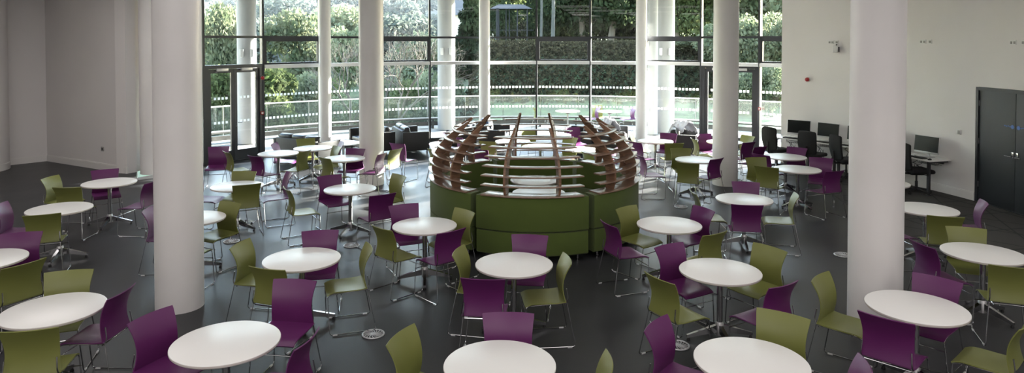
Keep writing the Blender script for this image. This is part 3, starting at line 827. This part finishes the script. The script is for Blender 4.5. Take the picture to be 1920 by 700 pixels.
# ------------------------------------------------------------------ computer desks
def make_desk(a0, a1, label):
    am_ = (a0+a1)/2; R = 8.12; cx, cy = pol(R, am_); t = empty('computer_desk', (cx, cy, 0), -rad(am_)); tag(t, label, 'desk', 'white computer desks on the curved wall')
    L = 2*8.1*math.sin(rad((a1-a0)/2))-.01; D = .58
    b = MB(); b.box((0, 0, .715), (L, D, .028), bev=.004); b.build('desktop', 'laminate', t)
    for s in (-1, 1):
        b = MB(); b.box((s*(L/2-.06), -D/2+.05, .35), (.05, .05, .70)); b.box((s*(L/2-.06), -D/2+.05, .012), (.09, .09, .024)); b.box((s*(L/2-.06), 0, .68), (.04, D-.08, .03)); b.build('leg_frame', 'dark_metal', t, smooth=False)
    b = MB(); b.box((0, D/2-.10, .64), (L-.2, .03, .04)); b.build('crossbeam', 'dark_metal', t, smooth=False)
    b = MB()                                              # wire basket for the cables
    for i in range(int((L-.3)/.05)):
        x = -(L-.3)/2+.05*i; b.tube([(x, D/2-.22, .66), (x, D/2-.20, .58), (x, D/2-.08, .58), (x, D/2-.06, .66)], .0025, n=5)
    for (yy, zz) in ((D/2-.22, .66), (D/2-.20, .58), (D/2-.08, .58)): b.tube([(-(L-.3)/2, yy, zz), ((L-.3)/2, yy, zz)], .003, n=5)
    b.build('cable_basket', 'dark_metal', t)
    return t
def cable(a, label):
    p = pol(8.2, a); rnd = random.Random(int(a*10)); pts = []
    for i in range(15):
        s = i/14; pts.append((math.sin(s*9+a)*.10*(1-s*.3), .03*math.cos(s*7), .64-.50*math.sin(PI*s*.9)*(.5+.3*math.sin(s*5+a))))
    pts = fillet(pts, .06, n=3); b = MB(); b.tube(pts, .006, n=6); b.tube([(q[0]+.08, q[1]+.02, max(.02, q[2]*.9)) for q in pts], .005, n=6)
    o = b.build('cable', 'black_plastic'); o.location = (*p, 0); o.rotation_euler = (0, 0, -rad(a)); tag(o, label, 'cable', 'loose cables under the computer desks')
dn = ['nearest the window', 'second from the window', 'hidden behind the right pillar, middle', 'left of the nearest one, behind pillar', 'at the near end beside dark door']
edges = [47.6, 53.6, 59.4, 65.2, 71.0, 76.6]
for i in range(5): make_desk(edges[i], edges[i+1], 'white topped computer desk on right wall, %s' % dn[i])
def monitor(a, yawoff, label):
    R = 8.17; x, y = pol(R, a); t = empty('computer_monitor', (x, y, .729), -rad(a)+yawoff); tag(t, label, 'monitor', 'computer monitors on the wall desks')
    Rt = Matrix.Rotation(rad(-6), 3, 'X')
    b = MB(); b.box((0, 0, .265), (.56, .032, .365), bev=.008, rot=Rt); cs = b.build('casing', 'silver', t)
    b = MB(); b.box((0, -.0165, .283), (.545, .006, .318), rot=Rt); b.build('screen', 'screen', t, smooth=False)
    b = MB(); b.box((0, .05, .16), (.06, .02, .28), bev=.005); b.build('stand_neck', 'silver', t)
    b = MB(); b.box((0, .02, .006), (.22, .18, .012), bev=.004); b.build('stand_foot', 'silver', t)
def keyboard(a, label):
    R = 7.93; x, y = pol(R, a); t = empty('keyboard', (x, y, .729), -rad(a)); tag(t, label, 'keyboard', 'black keyboards on the wall desks')
    b = MB(); b.box((0, 0, .010), (.44, .15, .018), bev=.004); b.build('case', 'black_plastic', t)
    b = MB()
    for r_ in range(5):
        for q in range(15): b.box((-.205+.0293*q, -.056+.028*r_, .021), (.024, .022, .006))
    b.build('keys', 'black_plastic', t, smooth=False)
def mouse(a, label):
    x, y = pol(7.92, a); b = MB(); b.lathe([(.030, 0), (.034, .008), (.030, .022), (.016, .032), (.004, .035)], n=18)
    o = b.build('computer_mouse', 'black_plastic'); o.location = (x, y, .729); o.scale = (.85, 1.45, 1); o.rotation_euler = (0, 0, -rad(a)); tag(o, label, 'mouse', 'computer mice on the wall desks')
def desk_phone(a, label):
    x, y = pol(8.0, a); b = MB(); b.box((0, 0, .02), (.09, .06, .04), bev=.008); b.tube([(-.05, .02, .05), (0, .03, .07), (.06, .01, .04)], .006)
    o = b.build('desk_gadget', 'white_plastic'); o.location = (x, y, .729); o.rotation_euler = (0, 0, -rad(a)); tag(o, label, 'gadget', 'small white items below the monitors')
MON = [(51.2, rad(12), 'leftmost monitor, beside the glass'), (56.6, 0, 'second monitor from the glass'), (62.0, 0, 'monitor hidden by right pillar, left of two'), (67.8, 0, 'monitor hidden by right pillar, right of two'), (73.9, rad(4), 'monitor at the desk end by the dark door')]
for a, yo, wd in MON:
    monitor(a, yo, 'black screen computer '+wd)
    keyboard(a-.3, 'black keyboard under the '+wd); mouse(a+2.2, 'black mouse right of keyboard at '+wd.replace('monitor', 'screen')); desk_phone(a-1.2, 'small white stand foot item below '+wd)
    cable(a-2.0, 'black cables hanging under desk of '+wd)

# ------------------------------------------------------------------ office chairs
def make_office():
    t = empty('office_chair')
    def back(u, v):
        w = .225*(1-.10*abs(2*v-1.1)**2.5)-.012*(1 if v < .02 or v > .98 else 0)
        return (-u*w*(1-.0*v), -.235-.05*v+.035*u*u-.03*math.sin(PI*v), .50+.56*v-.02*u*u*(v-.5)*2)
    b = MB(); b.shell(back, 14, 16, .055); o = b.build('backrest', 'black_fabric', t, ang=80)
    bv = o.modifiers.new('soft', 'BEVEL'); bv.width = .02; bv.segments = 3; bv.limit_method = 'ANGLE'
    b = MB(); b.box((0, .02, .475), (.50, .48, .085), bev=.038); b.build('seat', 'black_fabric', t)
    b = MB(); b.box((0, -.02, .415), (.20, .26, .05), bev=.01); b.tube(fillet([(0, -.12, .41), (0, -.30, .42), (0, -.315, .70)], .06), .022); b.tube([(.08, .05, .415), (.27, .05, .42)], .008); b.box((.28, .05, .42), (.06, .02, .012)); b.build('mechanism', 'black_plastic', t)
    b = MB(); b.lathe([(.028, .09), (.028, .25), (.018, .26), (.018, .40)], n=18); b.build('gas_lift', 'black_plastic', t)
    b = MB(); b.lathe([(.05, .06), (.05, .12), (.035, .13)], n=20)
    for k in range(5):
        a = 2*PI*k/5+.3; c, s = math.cos(a), math.sin(a); b.tube([(c*.03, s*.03, .10), (c*.29, s*.29, .065)], [.026, .015], n=8)
    b.build('star_base', 'black_plastic', t)
    for k in range(5):
        a = 2*PI*k/5+.3; c, s = math.cos(a)*.285, math.sin(a)*.285
        b = MB(); b.tube([(c-.022, s, .026), (c-.006, s, .026)], .026, n=16); b.tube([(c+.006, s, .026), (c+.022, s, .026)], .026, n=16); b.tube([(c, s, .026), (c, s, .07)], .008); b.build('caster', 'black_plastic', t)
    return t
oc = make_office()
for i, (a, R, tw, lab) in enumerate(((49.6, 7.50, -14, 'black office chair at the leftmost monitor beside the glass'), (56.6, 7.52, 6, 'black office chair at the second monitor, seen from behind'),
                                (63.3, 7.50, -20, 'black office chair partly hidden by left edge of the right pillar'), (74.2, 7.86, -16, 'black office chair right of pillar at the near end desk'))):
    o = oc if i == 0 else dup(oc); x, y = pol(R, a); o.location = (x, y, 0); o.rotation_euler = (0, 0, -rad(a)+rad(tw)); tag(o, lab, 'office chair', 'black office chairs')

# ------------------------------------------------------------------ floor outlet grilles
def grille():
    t = empty('floor_grille')
    b = MB(); b.lathe([(.105, .002), (.105, .006), (.100, .0075)], n=40); b.build('disc', 'dark_metal', t)
    b = MB(); n = 36
    b.tube([(.100*math.cos(2*PI*i/n), .100*math.sin(2*PI*i/n), .008) for i in range(n)], .008, closed=True, n=8)
    b.lathe([(.03, .006), (.03, .011), (.026, .0125)], n=20)
    for i in range(16):
        a = 2*PI*i/16; pts = [(r_*math.cos(a+(r_-.03)*7), r_*math.sin(a+(r_-.03)*7), .010) for r_ in (.028, .045, .062, .08, .096)]; b.tube(pts, .0042, n=6)
    b.build('swirl_fins', 'silver', t); return t
gp = grille(); first = True
for u, v, w in ((700, 628, 'nearest grille, under the green chair left of centre'), (659, 461, 'beside the leg of the third-row table left of booth'), (1277, 388.5, 'right of the booth behind the green chair'),
                (1580, 479, 'beside the right pillar'), (434, 453.5, 'right of the left pillar, beneath a chair'), (1271, 649, 'below the green chair at lower right of centre')):
    aa = (v-PY0)/F; Y = HC*(math.cos(PITCH)-aa*math.sin(PITCH))/(aa*math.cos(PITCH)+math.sin(PITCH)); X = (u-PCX)/F*(Y*math.cos(PITCH)+HC*math.sin(PITCH))
    o = gp if first else dup(gp); first = False; o.location = (X, Y, 0); o.rotation_euler = (0, 0, u); o.scale = (1.15, 1.15, 1)
    tag(o, 'round metal floor grille '+w if 'grille' not in w else 'round metal floor grille, '+w.replace(' grille', ''), 'floor grille', 'round floor grilles')
# ------------------------------------------------------------------ outside: terrace
mb = MB(); arcslab(mb, 10.24, 15.2, -60, 62, -.3, -.02, 60); struct(mb.build('floor_terrace', 'deck', smooth=False))
t = empty('glass_balustrade', (*pol(14.3, 0), 0)); tag(t, 'curved frameless glass balustrade with white handrail around the terrace', 'balustrade')
off = Vector((*pol(14.3, 0), 0))
def shifted(b):
    b.v = [tuple(Vector(p)-off) for p in b.v]; return b
b = MB(); arcslab(b, 14.275, 14.325, -57, 56, 1.035, 1.072, 64); shifted(b).build('handrail', 'frame_white', t, smooth=False)
k = 0; a = -57
while a < 55:
    b = MB(); arcslab(b, 14.293, 14.307, a+.12, a+5.7, .10, 1.03, 2); shifted(b).build('glass_panel', 'rail_glass', t, smooth=False)
    b = MB(); x, y = pol(14.3, a); b.box((x, y, .5), (.018, .012, 1.04), rz=-rad(a)); shifted(b).build('post', 'steel', t, smooth=False)
    a += 5.82
b = MB(); arcslab(b, 14.2, 14.42, -57, 56, -.02, .10, 64); shifted(b).build('kerb', 'kerb', t, smooth=False)
t = empty('terrace_bench', (*pol(13.35, 0), 0)); tag(t, 'long low curved grey timber bench running along the balustrade', 'bench'); off = Vector((*pol(13.35, 0), 0))
for (r0, r1, z0, z1) in ((13.27, 13.38, .31, .36), (13.41, 13.52, .31, .36), (13.55, 13.66, .31, .36), (13.24, 13.27, .10, .24)):
    b = MB(); arcslab(b, r0, r1, -57, 55, z0, z1, 60); shifted(b).build('slat', 'kerb', t, smooth=False)
for i in range(20):
    b = MB(); x, y = pol(13.45, -56+5.7*i); b.box((x, y, .145), (.06, .34, .33), rz=-rad(-56+5.7*i)); shifted(b).build('support', 'dark_metal', t, smooth=False)
# stand-ins for furniture reflected in the glass, set between facade and bench
for i, (x, y, a, c, lab) in enumerate(((2.95, 24.0, 100, 'p', 'purple chair on the terrace standing in for a reflection, left of two'), (4.20, 24.0, 100, 'p', 'purple chair on the terrace standing in for a reflection, right of two'),
                                  (1.15, 24.1, -80, 'g', 'green chair on the terrace standing in for a reflection, behind booth centre'), (3.30, 24.6, 200, 'g', 'green chair on terrace standing in for a reflection, beyond the purple ones'))):
    o = dup(protos[c]); o.location = (x, y, -.02); o.rotation_euler = (0, 0, rad(a)); tag(o, lab, 'chair', 'terrace chairs standing in for reflections')
for (x, y, lab) in ((2.1, 24.0, 'white round table on terrace standing in for a reflection, left one'), (3.55, 23.9, 'white round table on terrace standing in for a reflection, right one')):
    o = dup(tproto); o.location = (x, y, -.02); tag(o, lab, 'table', 'terrace tables standing in for reflections')

# ------------------------------------------------------------------ outside: ground
def sstep(a, b, x): x = max(0, min(1, (x-a)/(b-a))); return x*x*(3-2*x)
def gh(x, y):
    az = x/max(y, 1); s = sstep(-.075, -.03, az)
    hl = -2.2+max(0, y-78)*.215
    hr = -.5+3.3*sstep(34, 41, y)+max(0, y-62)*.06
    h = hl*(1-s)+hr*s
    if y < 28 or abs(az) > .62: h = min(h, -.4)
    return h
nx, ny = 90, 70; b = MB(); V = []; 
for j in range(ny+1):
    y = 8+ (j/ny)**1.6*300
    for i in range(nx+1):
        x = (-1+2*i/nx)*.95*max(y, 30); V.append((x, y, gh(x, y)))
Fc = []; MI = []
for j in range(ny):
    for i in range(nx):
        Fc.append((j*(nx+1)+i, j*(nx+1)+i+1, (j+1)*(nx+1)+i+1, (j+1)*(nx+1)+i)); MI.append(0 if 8+(j/ny)**1.6*300 < 80 else 1)
b.add(V, Fc); b.mi = MI; o = b.build('ground_terrain', ['grass', 'hill']); struct(o)

# ------------------------------------------------------------------ outside: plants
rng = np.random.default_rng(3)
def leaf_cloud(blobs, n, size, shell=.55):
    """blobs: (cx,cy,cz,rx,ry,rz); returns verts/faces of n small leaf quads"""
    w = np.array([bb_[3]*bb_[4]+bb_[4]*bb_[5] for bb_ in blobs]); w = w/w.sum(); idx = rng.choice(len(blobs), n, p=w); B_ = np.array(blobs)[idx]
    d = rng.normal(size=(n, 3)); d /= np.linalg.norm(d, axis=1)[:, None]
    r = shell+(1-shell)*rng.random(n)**.6
    c = B_[:, :3]+d*B_[:, 3:]*r[:, None]
    a = rng.normal(size=(n, 3)); a /= np.linalg.norm(a, axis=1)[:, None]; bq = np.cross(a, rng.normal(size=(n, 3))); bq /= np.linalg.norm(bq, axis=1)[:, None]
    s = size*(.6+.8*rng.random(n))[:, None]
    v = np.stack([c-a*s, c+bq*s*.55, c+a*s, c-bq*s*.55], 1).reshape(-1, 3)
    return v.tolist(), [tuple(range(4*i, 4*i+4)) for i in range(n)]
def trunk_mesh(h, r, lean=.0, seed=0, branches=6, spread=.5):
    rnd = random.Random(seed); b = MB()
    p = [Vector((lean*t*t*h+.05*math.sin(5*t), .04*math.cos(4*t), h*t)) for t in (0, .25, .5, .75, 1)]
    b.tube(p, [r*1.3, r, r*.85, r*.65, r*.4], n=8)
    for i in range(branches):
        t = .4+.55*i/max(1, branches); q = Vector((lean*t*t*h, 0, h*t)); a = rnd.uniform(0, 6.28); L = h*spread*(1.1-t)
        e = q+Vector((math.cos(a)*L, math.sin(a)*L, L*.9)); b.tube([q, (q+e)/2+Vector((0, 0, .1*L)), e], [r*.4, r*.25, r*.1], n=6)
    return b
def crown(kind, seed):
    rnd = random.Random(seed); bl = []
    if kind == 'round':
        for i in range(16):
            a = rnd.uniform(0, 6.28); rr = rnd.uniform(0, .62); z = rnd.uniform(.30, .86); k = .16+.14*rnd.random()
            m_ = math.sqrt(max(.1, 1-((z-.55)/.5)**2)); bl.append((rr*m_*math.cos(a)*.62, rr*m_*math.sin(a)*.62, z, k, k, k*.75))
        bl.append((0, 0, .55, .3, .3, .32))
    elif kind == 'cone':
        for i in range(18):
            z = .12+.85*i/18; a = i*2.4; rr = .26*(1.05-z); bl.append((rr*.55*math.cos(a), rr*.55*math.sin(a), z, rr*.9+.03, rr*.9+.03, .06))
    elif kind == 'shrub':
        for i in range(10):
            a = rnd.uniform(0, 6.28); rr = rnd.uniform(0, .6); k = .25+.2*rnd.random(); bl.append((rr*math.cos(a), rr*math.sin(a), .35+.3*rnd.random(), k, k, k))
    return bl
CM = {}
def plant(name, kind, x, y, h, w, leaf, n, size, label, cat, group=None, trunk='bark', var=0, z=None):
    """unit-height crown scaled: w = width/height is baked through object scale"""
    z = gh(x, y)-.1 if z is None else z
    key = (kind, leaf, n, size, var)
    t = empty(name, (x, y, z), random.uniform(0, 6.28)); tag(t, label, cat, group)
    if key not in CM:
        b = MB(); v, f = leaf_cloud(crown(kind, 11+var*7), n, size); b.add(v, f); o = b.build('foliage', leaf, t, smooth=False); CM[key] = o
    else: o = CM[key].copy(); COL.objects.link(o); o.parent = t
    o.scale = (w, w, h)
    if kind != 'shrub':
        k2 = ('trunk', trunk, kind)
        if k2 not in CM: q = trunk_mesh(1, .035, .0, 5, 7, .35).build('trunk', trunk, t); CM[k2] = q
        else: q = CM[k2].copy(); COL.objects.link(q); q.parent = t
        s_ = min(w, h) if kind == 'round' else min(w, h)*.6
        q.scale = (s_, s_, h*.82)
    return t
def tree_px(u, Y, vtop, wpx, kind, leaf, n, size, label, group, trunk='bark', var=0, name='broadleaf_tree'):
    x = at(u, Y); g = gh(x, Y)-.1; h = ztop(vtop, Y)-g; w = wpx/F*Y
    k = {'round': 1/1.05, 'cone': 1/.56, 'shrub': 1/1.7}[kind]
    return plant(name, kind, x, Y, h/({'round': 1.02, 'cone': 1.0, 'shrub': .95}[kind]), w*k, leaf, n, size, label, 'shrub' if kind == 'shrub' else 'tree', group, trunk, var)
tree_px(508, 33, 120, 150, 'round', 'leaf_mid', 5200, .035, 'bushy green tree beyond the terrace right of the double door', 'near trees left')
tree_px(578, 37, 135, 90, 'round', 'leaf_bright', 4200, .035, 'pale green tree left of the slim pillar behind the sofa', 'near trees left')
tree_px(410, 36, 118, 110, 'round', 'leaf_mid', 5200, .035, 'green tree seen through the double door', 'near trees left', var=1)
tree_px(420, 62, 2, 95, 'round', 'leaf_bright', 4200, .035, 'tall pale tree above the glass double door', 'tall trees left', var=1)
tree_px(560, 66, 18, 120, 'round', 'leaf_bright', 4200, .035, 'tall pale tree behind the glass left of slim pillar', 'tall trees left')
tree_px(655, 64, 45, 90, 'round', 'leaf_bright', 4200, .035, 'pale tree between the slim and sofa-side pillars', 'tall trees left', var=1)
tree_px(780, 66, 60, 110, 'round', 'leaf_pale', 4200, .035, 'pale tree left of the outdoor pillar by booth', 'tall trees left')
for i, (u, Y, v, w) in enumerate(((440, 44, 175, 90), (500, 40, 190, 80), (560, 42, 185, 90), (620, 46, 150, 90), (660, 42, 172, 90), (715, 50, 138, 90), (760, 46, 150, 80), (800, 50, 135, 80), (845, 48, 140, 80), (735, 36, 195, 70), (790, 38, 190, 80), (835, 36, 192, 60), (600, 36, 200, 80), (480, 34, 205, 60), (400, 34, 200, 60), (680, 36, 200, 70))):
    tree_px(u, Y, v, w, 'shrub', 'leaf_bright' if i % 3 else 'leaf_mid', 2600, .05, 'loose pale green shrub on the low ground beyond the terrace', 'shrubs beyond the terrace', name='shrub', var=i % 2)
tree_px(884, 46, -45, 74, 'cone', 'leaf_dark', 6000, .03, 'dark conifer left of the slim pillar at booth centre', None, name='conifer_tree')
for i, (u, Y, v, w, lf) in enumerate(((945, 66, -70, 150, 'leaf_mid'), (1035, 60, -110, 170, 'leaf_dark'), (1000, 75, -60, 170, 'leaf_mid'), (1085, 54, -110, 150, 'leaf_dark'), (1150, 52, -120, 170, 'leaf_dark'), (1215, 56, -100, 160, 'leaf_dark'), (1265, 50, -90, 150, 'leaf_mid'), (1325, 50, -110, 160, 'leaf_mid'), (1400, 48, -100, 160, 'leaf_bright'), (1470, 47, -120, 170, 'leaf_bright'))):
    tree_px(u, Y, v, w, 'round', lf, 7000, .028, {'leaf_dark': 'dark tall tree on the bank behind the booth', 'leaf_mid': 'tall green tree standing on the bank at right', 'leaf_bright': 'tall bright leafy tree at the right end of glass'}[lf],
            {'leaf_dark': 'dark trees on the bank', 'leaf_mid': 'green trees on the bank', 'leaf_bright': 'bright trees on the right'}[lf], var=i % 2)
for i, (u, Y, v, w) in enumerate(((1355, 38, 40, 110), (1420, 36, 20, 120), (1480, 36, 30, 120), (1290, 40, 70, 90), (1450, 33, 120, 90), (1390, 34, 130, 80))):
    tree_px(u, Y, v, w, 'round', 'leaf_bright', 7000, .028, 'lower sunlit leafy tree outside the right glass door', 'sunlit trees right of booth', var=i % 2)
for i in range(20):
    u = 930+i*30; Y = 56+(i % 3)*3
    tree_px(u, Y, -5+18*(i % 3), 90, 'shrub', 'leaf_dark' if u < 1260 else 'leaf_mid', 3600, .04, 'dark undergrowth bush under the trees on the bank', 'undergrowth bushes on the bank', name='shrub', var=i % 2)
# ivy covered bank / hedge: nobody could count it
bl = []
for i in range(104):
    u = 862+i*6.6
    for q in range(7):
        Y = 35.4+q*.95+(i % 3)*.3; x = at(u, Y); bl.append((x, Y, gh(x, Y)+.10, .30, .5, .34))
v, f = leaf_cloud(bl, 60000, .085, .5); b = MB(); b.add(v, f); o = b.build('ivy_hedge', 'leaf_ivy', smooth=False); tag(o, 'dark ivy and hedge covering the bank behind the booth', 'hedge', kind='stuff')
# bare trees
def bare(u, Y, vtop, seed, label):
    x = at(u, Y); z0 = gh(x, Y)-.1; Hh = ztop(vtop, Y)-z0; rnd = random.Random(seed); t = empty('bare_tree', (x, Y, z0)); tag(t, label, 'tree', 'bare trees beyond the terrace')
    b = MB(); b2 = MB()
    def grow(p, d, L, r, lv, tgt):
        e = p+d*L; m_ = (p+e)/2+Vector((rnd.uniform(-1, 1), rnd.uniform(-1, 1), rnd.uniform(-.5, .5)))*L*.12
        tgt.tube([p, m_, e], [r, r*.8, r*.6], n=5 if lv else 8, cap=False)
        if lv >= 6: return
        for k in range(3 if lv < 5 else 2):
            a = Vector((rnd.gauss(0, 1), rnd.gauss(0, 1), rnd.gauss(.3, .6))).normalized(); nd = (d+a*.75).normalized()
            grow(e if k else m_+(e-m_)*rnd.random(), nd, L*rnd.uniform(.62, .82), r*.58, lv+1, b2)
    grow(Vector((0, 0, 0)), Vector((.08, 0, 1)).normalized(), Hh*.30, .10, 0, b)
    b.build('trunk', 'bark', t); b2.build('branches', 'bark', t)
bare(742, 31, 25, 4, 'bare leafless tree left of the outdoor pillar beside sofas')
bare(652, 35, 55, 9, 'bare leafless tree behind glass right of left slim pillar')
bare(720, 42, 10, 21, 'bare leafless tree right behind the sofa-side pillar')
# trunks and posts standing on the bank
for u, Y, r, lab in ((1036, 44, .11, 'pale straight tree trunk right of booth centre mullion'), (1014, 47, .08, 'thin pale trunk beside the straight pale trunk')):
    b = MB(); b.tube([(0, 0, 0), (.05, 0, 2.5), (0, .05, 8)], [r*1.2, r, r*.8], n=12); o = b.build('tree_trunk', 'palebark'); o.location = (at(u, Y), Y, gh(at(u, Y), Y)-.1); tag(o, lab, 'tree')
# open timber shelter beyond the hedge
x0, Y0 = at(958, 50), 50; g0 = gh(x0, Y0); t = empty('timber_shelter', (x0, Y0, g0)); tag(t, 'dark open timber shelter on posts beyond the hedge', 'shelter')
zr = ztop(14, 50)-g0
b = MB(); b.add([(-1.5, -1.2, zr-.15), (1.5, -1.2, zr-.15), (1.5, 1.2, zr-.15), (-1.5, 1.2, zr-.15), (-.9, 0, zr+.22), (.9, 0, zr+.22)], [(0, 3, 2, 1), (0, 1, 5, 4), (2, 3, 4, 5), (1, 2, 5), (3, 0, 4)]); b.build('roof', 'old_wood', t, smooth=False)
for (xx, yy, rr) in ((-.95, -1, .13), (-.35, -1, .035), (-.12, -1, .035), (.45, -1, .05), (1.15, -1, .05)):
    b = MB(); b.tube([(xx, yy, 0), (xx, yy, zr-.1)], rr, n=10); b.build('post', 'old_wood', t)
b = MB(); b.box((0, -1, (ztop(57, 50)-g0)), (3.2, .06, .05)); b.build('rail', 'old_wood', t, smooth=False)
# stone building far behind
x1, Y1 = at(912, 78), 78; g1 = gh(x1, Y1); t = empty('stone_house', (x1, Y1, g1-.5)); tag(t, 'small buff stone house glimpsed beyond the trees', 'house')
hz = ztop(30, Y1)-g1+.5
b = MB(); b.box((0, 0, hz/2), (7, 5, hz)); b.build('wall', 'stone', t, smooth=False)
b = MB(); b.add([(-3.8, -2.8, hz), (3.8, -2.8, hz), (3.8, 2.8, hz), (-3.8, 2.8, hz), (-3.8, 0, hz+1.8), (3.8, 0, hz+1.8)], [(0, 3, 2, 1), (0, 1, 5, 4), (2, 3, 4, 5), (1, 2, 5), (3, 0, 4)]); b.build('roof', 'kerb', t, smooth=False)
for xx in (-2, .2, 2.2):
    b = MB(); b.box((xx, -2.52, hz*.6), (.8, .06, 1.1)); b.build('window', 'frame_dark', t, smooth=False)
# wooded hillside
rnd = random.Random(5); cnt = 0
for row in range(9):
    Y = 82+row*13
    u = 330+(row % 2)*14
    while u < 905:
        x = at(u, Y)+rnd.uniform(-1.5, 1.5); yy = Y+rnd.uniform(-4, 4); h = rnd.uniform(5.5, 8.5); w = h*rnd.uniform(.95, 1.3)
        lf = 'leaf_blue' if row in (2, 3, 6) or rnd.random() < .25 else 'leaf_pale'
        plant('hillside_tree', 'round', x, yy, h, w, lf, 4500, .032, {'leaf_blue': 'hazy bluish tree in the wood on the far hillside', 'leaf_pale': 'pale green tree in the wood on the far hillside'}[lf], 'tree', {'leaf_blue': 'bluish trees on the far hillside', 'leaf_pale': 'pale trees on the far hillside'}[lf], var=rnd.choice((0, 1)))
        u += 5.2*F/Y*rnd.uniform(.85, 1.2); cnt += 1
print('hill trees', cnt)

# valley haze between the near trees and the hill
m = bpy.data.materials.new('valley_haze'); m.use_nodes = True; nt = m.node_tree; nt.nodes.clear()
vo = nt.nodes.new('ShaderNodeOutputMaterial'); vs = nt.nodes.new('ShaderNodeVolumeScatter'); vs.inputs['Color'].default_value = (.88, .93, 1, 1); vs.inputs['Density'].default_value = HAZE
nt.links.new(vs.outputs[0], vo.inputs['Volume']); M['haze'] = m
b = MB(); b.box((-20, 205, 30), (330, 250, 80)); o = b.build('valley_haze', 'haze', smooth=False); tag(o, 'thin bluish haze hanging in the valley before the wooded hill', 'haze', kind='stuff')
# ------------------------------------------------------------------ light
w = bpy.data.worlds.new('sky'); S.world = w; w.use_nodes = True; nt = w.node_tree
sky = nt.nodes.new('ShaderNodeTexSky'); sky.sky_type = 'NISHITA'; sky.sun_disc = False; sky.sun_elevation = rad(42); sky.sun_rotation = rad(49); sky.air_density = 1.4; sky.dust_density = 1.0
bg = nt.nodes['Background']; bg.inputs[1].default_value = SKY; nt.links.new(sky.outputs[0], bg.inputs[0])
sun = bpy.data.lights.new('sun', 'SUN'); sun.energy = SUN; sun.angle = rad(.6); sun.color = (1, .96, .88)
so = bpy.data.objects.new('sun', sun); COL.objects.link(so)
el = rad(17.6); azs = rad(49); dvec = Vector((math.sin(azs)*math.cos(el), math.cos(azs)*math.cos(el), math.sin(el)))
so.rotation_euler = dvec.to_track_quat('Z', 'Y').to_euler(); so.location = (20, 30, 12)
S.view_settings.view_transform = 'Standard'; S.view_settings.look = 'None'; S.view_settings.gamma = 1; S.view_settings.use_curve_mapping = False
S.view_settings.exposure = EXPO
